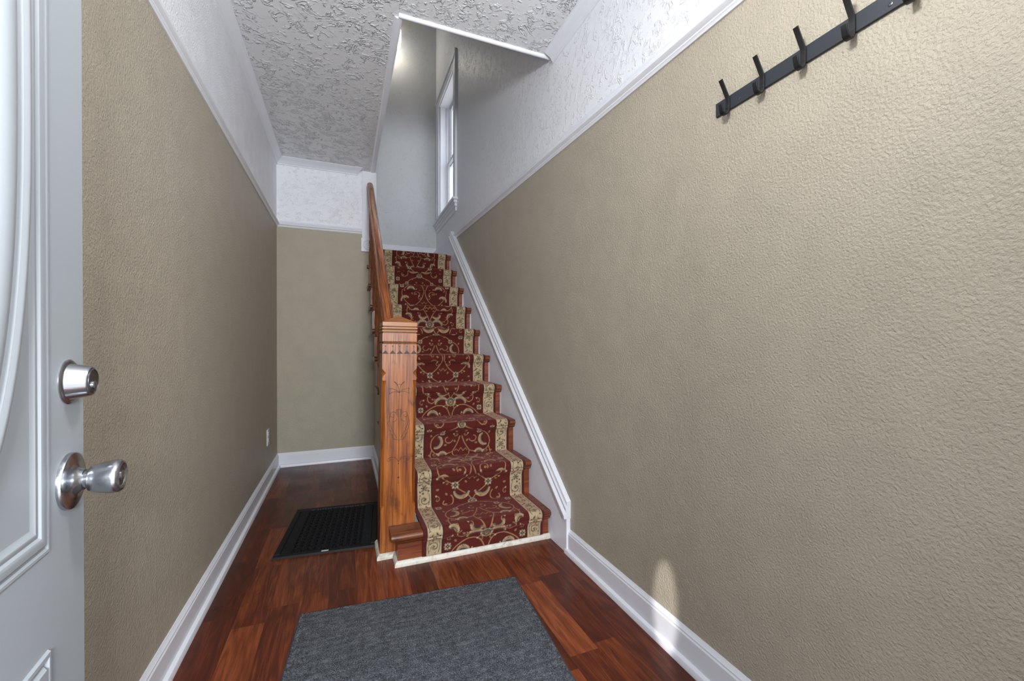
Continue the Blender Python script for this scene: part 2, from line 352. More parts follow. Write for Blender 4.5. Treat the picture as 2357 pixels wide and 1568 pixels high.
CRP = [(0, -0.045), (0.007, -0.045), (0.009, -0.038), (0.013, -0.035), (0.017, -0.027), (0.026, -0.019), (0.036, -0.014), (0.042, -0.011), (0.046, -0.006), (0.052, -0.004), (0.052, 0), (0, 0)]
trim('trim_crown_left', [(CRP, (XL, -0.01, ZC), (XL, YB, ZC), (1, 0, 0), Z, 0, 1)])
trim('trim_crown_back', [([(a * 1.7, c) for a, c in CRP], (XL, YB, ZC), (0.118, YB, ZC), (0, -1, 0), Z, 0.6, -0.5)])
trim('trim_crown_right', [([(a * 1.15, c * 1.1) for a, c in CRP], (xr(0), -0.01, ZC), (xr(2.08), 2.08, ZC), (-1, 0, 0), Z, 0, 0)])
# trim around the stair opening: round bead in front, flat casing along the side
bead = [(0.013 * math.cos(t) , 0.013 * math.sin(t)) for t in [2 * math.pi * i / 14 for i in range(14)]]
b = MB(); b.sweep(bead, (OX - 0.02, OY - 0.012, ZC), (1.085, OY - 0.012, ZC), (0, 1, 0), Z, M['trim'])
b.box((OX, OY - 0.001, ZC), (1.085, OY + 0.002, ZC + 0.26), M['trim']); struct(b.build('trim_opening_front', smooth=40))
b = MB(); b.sweep([(0, 0), (0, -0.004), (-0.010, -0.010), (-0.030, -0.010), (-0.034, -0.005), (-0.040, 0)], (OX, OY, ZC), (OX, YB, ZC), (1, 0, 0), Z, M['trim'])
struct(b.build('trim_opening_side', smooth=30))
# pilaster with a bull's-eye corner block at the end of the back wall
b = MB(); b.box((0.158, YB - 0.020, 2.055), (0.276, YB, ZC - 0.001), M['trim']); b.box((0.268, YB - 0.012, 1.95), (0.286, YB + 0.12, ZC - 0.001), M['trim'])
b.box((0.150, YB - 0.028, 1.935), (0.272, YB, 2.060), M['trim'])
for r0, r1 in ((0.044, 0.038), (0.026, 0.020)):
    prof = [(r1 - 0.004, 0), (r1, 0.006), (r0, 0.006), (r0 + 0.004, 0)]
    b.lathe(prof, M['trim'], 32, (0.211, YB - 0.027, 1.998), (0, -1, 0), caps=False)
b.lathe([(0.012, 0), (0.009, 0.006), (0.001, 0.008)], M['trim'], 20, (0.211, YB - 0.027, 1.998), (0, -1, 0))
struct(b.build('trim_pilaster', smooth=30, bevel=0.002))
# skirt board against the right wall and its sloping cap moulding
def zs(y): return 0.18 + 0.7925 * (y - 1.888)
XS = 1.060
b = MB()
def prism_x(poly, x0, x1fn, m):
    n = len(poly); v = [(x0, y, z) for y, z in poly] + [(x1fn(y), y, z) for y, z in poly]
    b.add(v, [tuple(range(n)), tuple(range(n, 2 * n))[::-1]] + [(i, n + i, n + (i + 1) % n, (i + 1) % n) for i in range(n)], m)
zl0 = 2.236
prism_x([(1.893, 0), (4.40, 0), (4.40, 1.6), (YF - 0.001, 1.6), (YF - 0.001, zl0), (4.475, zl0), (1.893, zs(1.893) + 0.03)], XS, lambda y: xr(y) + 0.005, M['skirt'])
struct(b.build('baseboard_stair_skirt', bevel=0.0015))
sl = Vector((0, 1, 0.7925)).normalized(); nr = Vector((0, -0.7925, 1)).normalized()
CAP = [(-0.02, 0), (0.022, 0), (0.026, 0.004), (0.026, 0.012), (0.020, 0.018), (0.012, 0.024), (0.010, 0.030), (0.016, 0.034), (0.016, 0.042), (0.008, 0.050), (0.006, 0.056), (0.010, 0.059), (0.008, 0.066), (-0.005, 0.070), (-0.035, 0.070)]
b = MB()
pts0 = []; A = Vector((-1, 0, 0))
P0 = Vector((XS + 0.008, 1.888, zs(1.888))); P1 = Vector((XS + 0.012, 4.46, zs(4.46)))
n = len(CAP); vv = []
for P, fixed in ((P0, True), (P1, False)):
    for a, c in CAP:
        p = P + A * a + nr * c
        if fixed: p = p + sl * ((1.888 - p.y) / sl.y)      # plumb cut at the foot
        else: p = p + sl * (c * 0.35)
        vv.append(p)
b.add(vv, [(i, (i + 1) % n, n + (i + 1) % n, n + i) for i in range(n)] + [tuple(range(n))[::-1], tuple(range(n, 2 * n))], M['trim'])
struct(b.build('trim_stair_cap', smooth=30))
# baseboard of the landing on the far wall
FB = [(0, 0), (0.016, 0), (0.016, 0.235), (0.011, 0.242), (0.011, 0.262), (0.006, 0.270), (0.004, 0.285), (0, 0.285)]
trim('baseboard_landing', [(FB, (-1.0, YF, ZL + 0.0), (xr(YF) - 0.001, YF, ZL + 0.0), (0, -1, 0), Z, 0, 0)])
# shoe moulding at the foot of the stairs (scuffed)
SH = [(0, 0), (0.015, 0), (0.015, 0.010), (0.011, 0.020), (0.004, 0.026), (0, 0.027)]
b = MB(); NX0, NX1, NY0, NY1 = 0.166, 0.338, 2.190, 2.358
b.sweep(SH, (NX0 - 0.001, NY1, 0), (NX0 - 0.001, NY0 - 0.001, 0), (-1, 0, 0), Z, M['dirty_trim'], 0, -1)
b.sweep(SH, (NX0 - 0.001, NY0 - 0.001, 0), (0.240, NY0 - 0.001, 0), (0, -1, 0), Z, M['dirty_trim'], -1, 1)
b.sweep(SH, (0.240, NY0 - 0.001, 0), (0.240, 2.088, 0), (-1, 0, 0), Z, M['dirty_trim'], 1, -1)
b.sweep([(a, c * 0.95) for a, c in SH], (0.240, 2.088, 0), (XS - 0.001, 2.088, 0), (0, -1, 0), Z, M['dirty_trim'], -1, 0)
struct(b.build('trim_shoe', smooth=35))

# ------------------------------------------------------------------ staircase
stairs = tag(empty('staircase', (0.65, Y1, 0)), 'straight wooden staircase of ten steps rising along the right wall', 'staircase')
TXL, TXR = 0.200, XS - 0.001
def tread_mb(k):
    b = MB(); y, z = ny(k), nz(k)
    yb = y + RUN + 0.028
    if k == NST: yb = YF - 0.02
    x0 = 0.208 if k == 1 else TXL
    r = 0.017
    nose = [(y + r - r * math.sin(t), z - r + r * math.cos(t)) for t in [math.pi * i / 8 for i in range(9)]]
    if k == 1:   # wraps round the front of the newel post
        poly = [(NY0 - 0.001, z)] + nose + [(NY0 - 0.001, z - 2 * r)]
        n = len(poly); v = [(x0, a, c) for a, c in poly] + [(NX1 + 0.03, a, c) for a, c in poly]
        b.add(v, [tuple(range(n)), tuple(range(n, 2 * n))[::-1]] + [(i, n + i, n + (i + 1) % n, (i + 1) % n) for i in range(n)], M['tread'])
        x0 = NX1 + 0.03
    poly = [(yb, z)] + nose + [(yb, z - 2 * r)]
    if k > 1 and ny(k) < NY1 + 0.01: x0 = NX1 + 0.003
    if k in (8, 9):   # notched round the end of the hall's back wall
        pl = [(YB - 0.002, z)] + nose + [(YB - 0.002, z - 2 * r)]; n = len(pl); v = [(x0, a, c) for a, c in pl] + [(0.277, a, c) for a, c in pl]
        b.add(v, [tuple(range(n)), tuple(range(n, 2 * n))[::-1]] + [(i, n + i, n + (i + 1) % n, (i + 1) % n) for i in range(n)], M['tread'])
        x0 = 0.277
    n = len(poly); v = [(x0, a, c) for a, c in poly] + [(TXR, a, c) for a, c in poly]
    b.add(v, [tuple(range(n)), tuple(range(n, 2 * n))[::-1]] + [(i, n + i, n + (i + 1) % n, (i + 1) % n) for i in range(n)], M['tread'])
    # cove under the nosing
    cv = [(y + 0.024, z - 2 * r), (y + 0.010, z - 2 * r), (y + 0.012, z - 2 * r - 0.008), (y + 0.022, z - 2 * r - 0.016), (y + 0.027, z - 2 * r - 0.02)]
    n = len(cv); xa = 0.236 if k == 1 else max(x0, 0.225)
    if k == 1: xa = 0.228
    v = [(xa, a, c) for a, c in cv] + [(TXR, a, c) for a, c in cv]
    b.add(v, [tuple(range(n)), tuple(range(n, 2 * n))[::-1]] + [(i, n + i, n + (i + 1) % n, (i + 1) % n) for i in range(n)], M['tread'])
    if x0 == TXL and 1 < k < 8:   # return moulding under the side end
        b.box((0.225, y + 0.02, z - 2 * r - 0.018), (0.25, y + RUN, z - 2 * r), M['tread'])
    return b
for k in range(1, NST + 1):
    o = tread_mb(k).build('tread', stairs, smooth=35)
    b = MB(); y, z = ny(k), nz(k); x0 = 0.240 if k == 1 else (NX1 + 0.003 if k == 2 else (0.277 if k >= 9 else 0.262))
    b.box((x0, y + 0.027, (0 if k == 1 else nz(k - 1))), (TXR - 0.006, y + 0.045, z - 0.030), M['riser'])
    if k == 1: b.box((0.240, 2.1071, 0), (0.258, NY0 - 0.001, z - 0.034), M['riser'])
    b.build('riser', stairs)
# white open stringer: saw-tooth under the treads
b = MB(); up = []
for k in range(3, NST + 1):
    up += [(ny(k) + 0.026, nz(k - 1) - 0.034), (ny(k) + 0.026, nz(k) - 0.034)]
up = [(2.372, nz(2) - 0.034)] + [p for p in up if p[0] < YB - 0.03]
up.append((YB - 0.03, up[-1][1]))
low = [(YB - 0.03, ztrim(YB - 0.03) - 0.31), (2.372, ztrim(2.372) - 0.31)]
poly = up + low
n = len(poly); v = [(0.247, a, c) for a, c in poly] + [(0.2615, a, c) for a, c in poly]
b.add(v, [tuple(range(n)), tuple(range(n, 2 * n))[::-1]] + [(i, n + i, n + (i + 1) % n, (i + 1) % n) for i in range(n)], M['trim'])
so = b.build('stringer', stairs); so['label'] = 'white painted stringer'
# thin curved grey shapes beneath the tread ends
for k in range(2, NST - 1):
    b = MB(); y, z = ny(k) + 0.026, nz(k) - 0.053
    if y < 2.38: continue
    pts = [(y, z), (y + 0.13, z), (y + 0.10, z - 0.012), (y + 0.06, z - 0.020), (y + 0.035, z - 0.045), (y + 0.018, z - 0.085), (y + 0.006, z - 0.055), (y - 0.004, z - 0.020)]
    n = len(pts); v = [(0.232, a, c) for a, c in pts] + [(0.2465, a, c) for a, c in pts]
    b.add(v, [tuple(range(n)), tuple(range(n, 2 * n))[::-1]] + [(i, n + i, n + (i + 1) % n, (i + 1) % n) for i in range(n)], M['tread_end_shape'])
    bo = b.build('tread_end_shape', stairs)

# newel post, leaning a hair
newel = tag(empty('newel_post', (0.252, 2.274, 0)), 'carved square orange-brown newel post with pyramid cap', 'newel post')
hw, hd = 0.086, 0.084; cx, cy = 0.252, 2.274
def ring(b, z, w, d, ch): # octagon-ish section with chamfer ch
    return [(cx - w + ch, cy - d, z), (cx + w - ch, cy - d, z), (cx + w, cy - d + ch, z), (cx + w, cy + d - ch, z), (cx + w - ch, cy + d, z), (cx - w + ch, cy + d, z), (cx - w, cy + d - ch, z), (cx - w, cy - d + ch, z)]
def loft(b, rings, m):
    n = 8; v = [p for r in rings for p in r]
    f = [(i * n + j, i * n + (j + 1) % n, (i + 1) * n + (j + 1) % n, (i + 1) * n + j) for i in range(len(rings) - 1) for j in range(n)]
    f += [tuple(range(n))[::-1], tuple(range((len(rings) - 1) * n, len(rings) * n))]
    b.add(v, f, m)
b = MB(); e = 0.0008
loft(b, [ring(b, 0.0, hw, hd, e), ring(b, 0.24, hw, hd, e), ring(b, 0.262, hw, hd, 0.017), ring(b, 0.868, hw, hd, 0.017), ring(b, 0.892, hw, hd, 0.020), ring(b, 0.8925, hw, hd, 0.004),
         ring(b, 0.900, hw, hd, 0.003), ring(b, 0.916, hw, hd, 0.006), ring(b, 0.927, hw, hd, 0.017), ring(b, 0.932, hw, hd, 0.018), ring(b, 0.953, hw, hd, e),
         ring(b, 1.077, hw, hd, e), ring(b, 1.081, hw - 0.005, hd - 0.005, e), ring(b, 1.086, hw - 0.005, hd - 0.005, e), ring(b, 1.090, hw, hd, e), ring(b, 1.132, hw, hd, e)], M['newel'])
b.build('shaft', newel, bevel=0.0012, loc=(cx, cy, 0.0))
b = MB()
def sq(z, w, d): return ring(b, z, w, d, 0.0008)
loft(b, [sq(1.132, hw - 0.004, hd - 0.004), sq(1.137, hw - 0.004, hd - 0.004), sq(1.139, hw + 0.001, hd + 0.001), sq(1.148, hw + 0.002, hd + 0.002), sq(1.150, hw - 0.004, hd - 0.004), sq(1.153, hw - 0.004, hd - 0.004),
         sq(1.155, hw + 0.002, hd + 0.002), sq(1.162, hw + 0.001, hd + 0.001), sq(1.164, hw - 0.004, hd - 0.004), sq(1.167, hw - 0.004, hd - 0.004), sq(1.169, hw, hd), sq(1.188, hw, hd), sq(1.226, 0.003, 0.003)], M['newel_cap'])
b.build('cap', newel, loc=(cx, cy, 1.132))
# dark grooves and carving on the front face
yf = cy - hd
b = MB()
for z0, z1, o in ((1.1335, 1.1365, 0.0035), (1.1500, 1.1530, 0.0035), (1.1645, 1.1665, 0.0035), (1.0815, 1.0855, 0.0045)):
    b.box((cx - hw + o, cy - hd + o, z0), (cx + hw - o, cy + hd - o, z1), M['groove'])
for i in range(5):
    x = cx - hw + 0.0155 + i * 0.0352
    tri = [(x - 0.0160, 1.0275), (x + 0.0160, 1.0275), (x, 1.0455)]
    b.add([(a, yf - 0.0006, c) for a, c in tri] + [(a, yf + 0.002, c) for a, c in tri], [(0, 1, 2), (3, 5, 4), (0, 3, 4, 1), (1, 4, 5, 2), (2, 5, 3, 0)], M['groove'])
    b.box((x - 0.0007, yf - 0.0005, 1.045), (x + 0.0007, yf + 0.001, 1.064), M['groove'])
    b.lathe([(0.0032, 0), (0.0032, 0.0012)], M['groove'], 12, (x, yf + 0.0006, 1.0665), (0, -1, 0))
    yy = cy - hd + 0.0155 + i * 0.0345
    tri = [(yy - 0.0155, 1.0275), (yy + 0.0155, 1.0275), (yy, 1.0455)]
    for sx in (-1, 1):
        X0 = cx + sx * (hw + 0.0006); X1 = cx + sx * (hw - 0.002)
        b.add([(X0, a, c) for a, c in tri] + [(X1, a, c) for a, c in tri], [(0, 1, 2), (3, 5, 4), (0, 3, 4, 1), (1, 4, 5, 2), (2, 5, 3, 0)], M['groove'])
b.build('grooves', newel, loc=(cx, cy, 1.0))
b = MB(); G = M['groove']
def line(pts, r=0.0010): b.tube([(cx + x, yf - 0.0001, z) for x, z in pts], r, G, 5)
def bez(p, n=14):
    out = []
    for i in range(n + 1):
        t = i / n; a = (1 - t)
        out.append(tuple(a ** 3 * p[0][j] + 3 * a * a * t * p[1][j] + 3 * a * t * t * p[2][j] + t ** 3 * p[3][j] for j in (0, 1)))
    return out
line([(0, 0.832), (0, 0.367)])
for s in (-1, 1):
    line(bez([(0, 0.832), (s * 0.003, 0.862), (s * 0.012, 0.880), (s * 0.026, 0.887)])); line(bez([(s * 0.026, 0.887), (s * 0.018, 0.876), (s * 0.012, 0.868), (0, 0.874)]))
    line(bez([(0, 0.832), (s * 0.018, 0.850), (s * 0.034, 0.850), (s * 0.050, 0.853)])); line(bez([(0, 0.832), (s * 0.018, 0.838), (s * 0.034, 0.838), (s * 0.048, 0.824)]))
    line([(s * 0.050, 0.853), (s * 0.043, 0.842), (s * 0.049, 0.834), (s * 0.048, 0.824)])
    line([(s * 0.006, 0.745), (s * 0.006, 0.705)]); line([(s * 0.013, 0.745), (s * 0.013, 0.716)]); line([(0, 0.745), (s * 0.013, 0.745)])
    sp = [(s * (0.030 + (0.018 - 0.0022 * t) * math.cos(2.6 - t * 1.0) ), 0.716 + (0.018 - 0.0022 * t) * math.sin(2.6 - t * 1.0) * 1.1) for t in [i * 0.35 for i in range(20)]]
    line(sp)
    line(bez([(s * 0.046, 0.713), (s * 0.052, 0.690), (s * 0.040, 0.650), (s * 0.010, 0.600)])); line(bez([(s * 0.012, 0.700), (s * 0.010, 0.690), (s * 0.022, 0.682), (s * 0.032, 0.684)]))
    prev = (s * 0.050, 0.690)
    for (x, z) in ((0.047, 0.665), (0.040, 0.640), (0.032, 0.618), (0.022, 0.600), (0.004, 0.593)):
        line(bez([prev, (prev[0] + s * 0.006, prev[1] - 0.008), (s * (x + 0.006), z - 0.002), (s * x, z)], 8)); prev = (s * x, z)
    line(bez([(0, 0.478), (s * 0.012, 0.505), (s * 0.030, 0.512), (s * 0.050, 0.500)]))
    line([(s * (0.045 + (0.0105 - 0.0013 * t) * math.cos(1.2 - t)), 0.491 + (0.0105 - 0.0013 * t) * math.sin(1.2 - t)) for t in [i * 0.4 for i in range(18)]])
for z, r in ((0.831, 0.0028), (0.588, 0.0024), (0.470, 0.0032), (0.400, 0.0055)):
    b.lathe([(r, 0), (r * 0.7, 0.0010)], G, 14, (cx, yf + 0.0003, z), (0, -1, 0))
co_ = b.build('carving', newel, loc=(cx, cy, 0.6)); co_['label'] = 'engraved scroll carving'
newel.rotation_euler = (0, math.radians(0.75), 0)
newel.location = (0.250, 2.274, 0)

# handrail and balusters
XH = 0.229
def zh(y): return 1.196 + 0.780 * (y - 2.37)
rail = tag(empty('handrail', (XH, 2.36, 0.9)), 'long moulded wooden handrail from the newel post up to the white pilaster', 'handrail')
HP = [(0.006, -0.062), (0.014, -0.060), (0.014, -0.044), (0.022, -0.038), (0.030, -0.030), (0.031, -0.022), (0.025, -0.018), (0.027, -0.008), (0.022, 0.002), (0.010, 0.009)]
HP = HP + [(-a, c) for a, c in HP[::-1]]
b = MB(); s2 = Vector((0, 1, 0.78)).normalized(); n2 = Vector((0, -0.78, 1)).normalized()
n = len(HP); vv = []
for yy in (2.352, YB - 0.021):
    P = Vector((XH, yy, zh(yy)))
    for a, c in HP:
        p = P + Vector((a, 0, 0)) + n2 * c; vv.append(p + s2 * ((yy - p.y) / s2.y))
b.add(vv, [(i, (i + 1) % n, n + (i + 1) % n, n + i) for i in range(n)] + [tuple(range(n))[::-1], tuple(range(n, 2 * n))], M['rail'])
b.build('moulded_rail', rail, smooth=25, loc=(XH, 2.36, 1.0))
def baluster(h, z0):
    b = MB(); w = 0.017; p = 0.20
    def prof(seg):
        return [(0.013, 0), (0.0175, 0.008), (0.0175, 0.014), (0.011, 0.022), (0.015, 0.045), (0.017, 0.075), (0.014, 0.11), (0.010, 0.15), (0.0145, 0.158), (0.0145, 0.166), (0.010, 0.174),
                (0.013, 0.20), (0.0145, 0.26), (0.012, 0.32), (0.010, 0.35), (0.0155, 0.358), (0.0155, 0.368), (0.010, 0.376)]
    b.box((-w, -w, 0), (w, w, 0.14), M['baluster'])
    L = h - 0.14 - 0.10; pr = [(r, 0.14 + t / 0.376 * L) for r, t in prof(0)]
    b.lathe(pr, M['baluster'], 12)
    b.box((-w, -w, h - 0.10), (w, w, h), M['baluster'])
    return b
lab = []
places = []
for k in range(2, 9):
    for dy in (0.062, 0.190):
        y = ny(k) + dy
        if y < NY1 + 0.04 or y > YB - 0.05: continue
        places.append((k, y))
hh = zh(places[0][1]) - 0.066 - nz(places[0][0])
names = {2: 'second', 3: 'third', 4: 'fourth', 5: 'fifth', 6: 'sixth', 7: 'seventh', 8: 'eighth'}
cnt = {}
base = {}
for k, y in places:
    h = zh(y) - 0.064 - nz(k); key = round(h, 2)
    if key not in base:
        o = baluster(h, 0).build('baluster', smooth=35); base[key] = o
    else:
        o = base[key].copy(); COL.objects.link(o)
    o.location = (XH, y, nz(k)); cnt[k] = cnt.get(k, 0) + 1
    pos = 'lower' if (y - ny(k)) < 0.12 else 'upper'
    tag(o, 'turned brown wooden baluster, the %s one standing on the %s step' % (pos, names[k]), 'baluster', 'turned balusters under the handrail')

b = MB(); b.box((-1.0, YB + 0.121, ZL - 0.20), (TXL - 0.001, YF - 0.001, ZL), M['tread']); struct(b.build('floor_landing'))
# ------------------------------------------------------------------ stair runner (patterned, one continuous piece)
RX0, RX1 = 0.357, 1.017
def runner():
    path = []
    t = 0.006
    path.append((ny(1) + 0.027 - t, 0.027))
    for k in range(1, NST + 1):
        y, z = ny(k), nz(k); ry = y + 0.027 - t
        path.append((ry - 0.001, z - 0.075)); path.append((y + 0.012, z - 0.054)); path.append((y - 0.003, z - 0.040))
        r = 0.017 + t
        for i in range(9):
            a = math.pi * (0.92 - 0.92 * i / 8)
            path.append((y + 0.017 - r * math.sin(a), z - 0.017 + r * math.cos(a)))
        if k < NST:
            path.append((ny(k + 1) + 0.027 - t - 0.010, z + t)); path.append((ny(k + 1) + 0.027 - t, z + t + 0.010))
        else: path.append((y + 0.30, z + t))
    P = np.array(path); d = np.r_[0, np.cumsum(np.hypot(*np.diff(P, axis=0).T))]
    ds = 0.003; s = np.arange(0, d[-1], ds); Q = np.c_[np.interp(s, d, P[:, 0]), np.interp(s, d, P[:, 1])]
    for _ in range(3):
        Q[1:-1] = 0.25 * Q[:-2] + 0.5 * Q[1:-1] + 0.25 * Q[2:]
    Wd = RX1 - RX0; nu = 222; u = np.linspace(0, Wd, nu)
    # ---- pattern raster, one repeat
    REP = 0.735; px = 0.0015; H_, W_ = int(REP / px), int(Wd / px) + 1
    uu = (np.arange(W_) * px)[None, :].repeat(H_, 0); ss = (np.arange(H_) * px)[:, None].repeat(W_, 1)
    C = {'red': (0.088, 0.010, 0.006), 'tan': (0.33, 0.18, 0.085), 'cream': (0.45, 0.34, 0.21), 'black': (0.012, 0.010, 0.010), 'green': (0.10, 0.10, 0.075), 'grey': (0.20, 0.18, 0.13), 'maroon': (0.085, 0.010, 0.008), 'olive': (0.16, 0.11, 0.04), 'ivory': (0.42, 0.34, 0.21)}
    img = np.empty((H_, W_, 3)); img[:] = C['red']
    X = uu - Wd / 2; SS = ss
    def paint(mask, c): 
        img[:] = img * (1 - mask[..., None]) + np.array(C[c]) * mask[..., None]
    def wrapd(s0): return (SS - s0 + REP / 2) % REP - REP / 2
    def stroke(pts, w, c, mirror=True):
        pts = np.array(pts, float)
        for sg in ((1, -1) if mirror else (1,)):
            s_c = pts[:, 1].mean(); dv = wrapd(s_c)
            best = np.full(img.shape[:2], 9.0)
            lo, hi = (sg * pts[:, 0]).min() - 0.02, (sg * pts[:, 0]).max() + 0.02
            c0, c1 = max(0, int((lo + Wd / 2) / px)), min(W_, int((hi + Wd / 2) / px) + 1)
            ext = (pts[:, 1].max() - pts[:, 1].min()) / 2 + 0.03
            rows = np.where(np.abs(dv[:, 0]) < ext)[0]
            if len(rows) == 0 or c1 <= c0: continue
            xs = X[0, c0:c1][None, :]; ys = dv[rows, 0][:, None]; bb = np.full((len(rows), c1 - c0), 9.0)
            for (x0, y0), (x1, y1) in zip(pts[:-1], pts[1:]):
                x0, x1 = sg * x0, sg * x1; y0 -= s_c; y1 -= s_c
                dx, dy = x1 - x0, y1 - y0; L2 = dx * dx + dy * dy + 1e-12
                tt = np.clip(((xs - x0) * dx + (ys - y0) * dy) / L2, 0, 1)
                bb = np.minimum(bb, np.hypot(xs - x0 - tt * dx, ys - y0 - tt * dy))
            m = np.zeros(img.shape[:2]); m[np.ix_(rows, np.arange(c0, c1))] = np.clip((w / 2 - bb) / px + 0.5, 0, 1); paint(m, c)
    def ell(x, s, a, bb, c, ang=0, mirror=True):
        for sg in ((1, -1) if mirror else (1,)):
            dx = X - sg * x; dy = wrapd(s); ca, sa = math.cos(ang * sg), math.sin(ang * sg)
            p = (dx * ca + dy * sa) / a; q_ = (-dx * sa + dy * ca) / bb
            paint(np.clip((1 - np.hypot(p, q_)) * min(a, bb) / px + 0.5, 0, 1), c)
    def spiral(x, s, r0, r1, a0, turns, n=26):
        return [(x + (r0 + (r1 - r0) * i / n) * math.cos(a0 + turns * i / n), s + (r0 + (r1 - r0) * i / n) * math.sin(a0 + turns * i / n)) for i in range(n + 1)]
    def leaf(x, s, r, a0, a1):    # feathered crescent
        n = 11; out = []
        for i in range(n + 1):
            a = a0 + (a1 - a0) * i / n; w = math.sin(math.pi * (0.08 + 0.84 * i / n))
            xx, sy = x + r * math.cos(a), s + r * math.sin(a)
            out.append((xx, sy, w, a))
        for xx, sy, w, a in out: ell(xx + 0.30 * r * w * math.cos(a) * 0.5, sy + 0.30 * r * w * math.sin(a) * 0.5, 0.0062 * w + 0.0025, 0.0085 * w + 0.003, 'tan', a)
        stroke([(p[0] - 0.10 * r * p[2] * math.cos(p[3]), p[1] - 0.10 * r * p[2] * math.sin(p[3])) for p in out], 0.0085, 'green')
        stroke([(p[0] - 0.18 * r * p[2] * math.cos(p[3]), p[1] - 0.18 * r * p[2] * math.sin(p[3])) for p in out], 0.0030, 'black')
        for i, (xx, sy, w, a) in enumerate(out):
            for o_ in (-0.22, 0.22): ell(xx + (0.0085 * w + 0.003) * math.cos(a + o_) * 1.25, sy + (0.0085 * w + 0.003) * math.sin(a + o_) * 1.25, 0.0042, 0.0020, 'ivory', a + o_)
        stroke([(p[0], p[1]) for p in out], 0.0026, 'grey')
    def flower(x, s, r, mirror=True):
        for i in range(8):
            a = i * math.pi / 4; ell(x + r * 0.68 * math.cos(a), s + r * 0.68 * math.sin(a), r * 0.34, r * 0.24, 'ivory' if i % 2 else 'grey', a, mirror)
        ell(x, s, r * 0.42, r * 0.42, 'black', 0, mirror); ell(x, s, r * 0.20, r * 0.20, 'tan', 0, mirror)
    def palmette(s, r):
        for i in range(9):
            a = math.pi * (i / 8) * 1.0 + 0.0; ell(r * 0.80 * math.cos(a) if False else abs(r * 0.8 * math.cos(a)), s + r * 0.75 * math.sin(a) * (1 if True else 0), r * 0.27, r * 0.2, 'grey', a)
        for i in range(6): a = -math.pi * i / 10; ell(abs(r * 0.8 * math.cos(a)), s + r * 0.6 * math.sin(a), r * 0.22, r * 0.2, 'ivory')
        ell(0, s, r * 0.62, r * 0.72, 'black', 0, False); ell(0, s, r * 0.50, r * 0.60, 'tan', 0, False); ell(0, s, r * 0.36, r * 0.46, 'black', 0, False)
        ell(0, s, r * 0.26, r * 0.36, 'ivory', 0, False); ell(0, s, r * 0.12, r * 0.22, 'red', 0, False)
        for x in (0.3, 0.75): stroke([(r * x, s - r * 0.5), (r * x * 0.8, s), (r * x, s + r * 0.55)], 0.0022, 'black')
    def bud(x, s, a=0):
        ell(x, s, 0.0085, 0.0055, 'tan', a); ell(x, s, 0.0045, 0.0028, 'green', a)
    tw = 0.0055
    # main vines
    def curve(p): return bez(p, 18)
    v1 = [curve([(0.004, 0.10), (0.010, 0.16), (0.050, 0.18), (0.055, 0.235)]), curve([(0.055, 0.235), (0.095, 0.22), (0.150, 0.20), (0.185, 0.255)]), curve([(0.185, 0.255), (0.21, 0.30), (0.17, 0.36), (0.12, 0.36)]),
          curve([(0.006, 0.33), (0.02, 0.28), (0.04, 0.26), (0.055, 0.235)]), curve([(0.0, 0.445), (0.03, 0.40), (0.09, 0.42), (0.12, 0.36)]), curve([(0.0, 0.445), (0.02, 0.50), (0.07, 0.50), (0.10, 0.545)]),
          curve([(0.10, 0.545), (0.15, 0.58), (0.18, 0.60), (0.20, 0.66)]), curve([(0.10, 0.545), (0.05, 0.59), (0.02, 0.60), (0.006, 0.68)]), curve([(0.006, 0.68), (0.003, 0.75), (0.03, 0.80), (0.10, 0.79)]),
          curve([(0.20, 0.66), (0.21, 0.72), (0.18, 0.76), (0.10, 0.79)]), curve([(0.185, 0.255), (0.205, 0.21), (0.20, 0.16), (0.14, 0.115)])]
    for c_ in v1: stroke(c_, tw, 'tan')
    stroke([(0.0, 0.255), (0.014, 0.235), (0.030, 0.250), (0.040, 0.238)], 0.0035, 'tan')
    stroke([(0.0, 0.595), (0.014, 0.575), (0.028, 0.59)], 0.0035, 'tan')
    stroke(spiral(0.125, 0.10, 0.042, 0.016, 1.2, -4.4), tw, 'tan'); stroke(spiral(0.150, 0.455, 0.045, 0.016, 2.2, 4.6), tw, 'tan')
    stroke(spiral(0.075, 0.665, 0.036, 0.014, -2.4, -4.3), tw, 'tan'); stroke(spiral(0.082, 0.315, 0.030, 0.012, 3.4, 4.2), tw * 0.9, 'tan')
    leaf(0.060, 0.060, 0.040, 0.2, 2.5); leaf(0.165, 0.305, 0.034, 2.2, 4.8); leaf(0.060, 0.52, 0.042, 3.6, 6.0); leaf(0.165, 0.60, 0.034, 0.0, 2.2); leaf(0.055, 0.165, 0.030, 4.0, 6.1); leaf(0.185, 0.14, 0.022, 1.0, 3.2)
    leaf(0.118, 0.205, 0.022, 0.3, 2.6); leaf(0.125, 0.715, 0.030, 0.4, 2.8)
    palmette(0.075, 0.034); palmette(0.435, 0.025)
    flower(0.098, 0.545, 0.024); flower(0.205, 0.40, 0.020); flower(0.120, 0.36, 0.018); flower(0.205, 0.03, 0.020)
    for x, s, a in ((0.03, 0.20, 0.5), (0.075, 0.115, 0), (0.16, 0.17, 1), (0.20, 0.22, 0.6), (0.04, 0.30, 1), (0.10, 0.28, 0), (0.03, 0.37, 0.7), (0.19, 0.345, 1.2), (0.07, 0.40, 0.3), (0.15, 0.50, 0.8), (0.20, 0.53, 0), (0.035, 0.56, 1),
                    (0.15, 0.63, 0.4), (0.11, 0.67, 1), (0.045, 0.71, 0.2), (0.18, 0.70, 0.9), (0.125, 0.02, 0.4), (0.165, 0.055, 1), (0.022, 0.14, 1.2), (0.155, 0.44, 0.2), (0.075, 0.665, 0.2), (0.125, 0.10, 0.9)): bud(x, s, a)
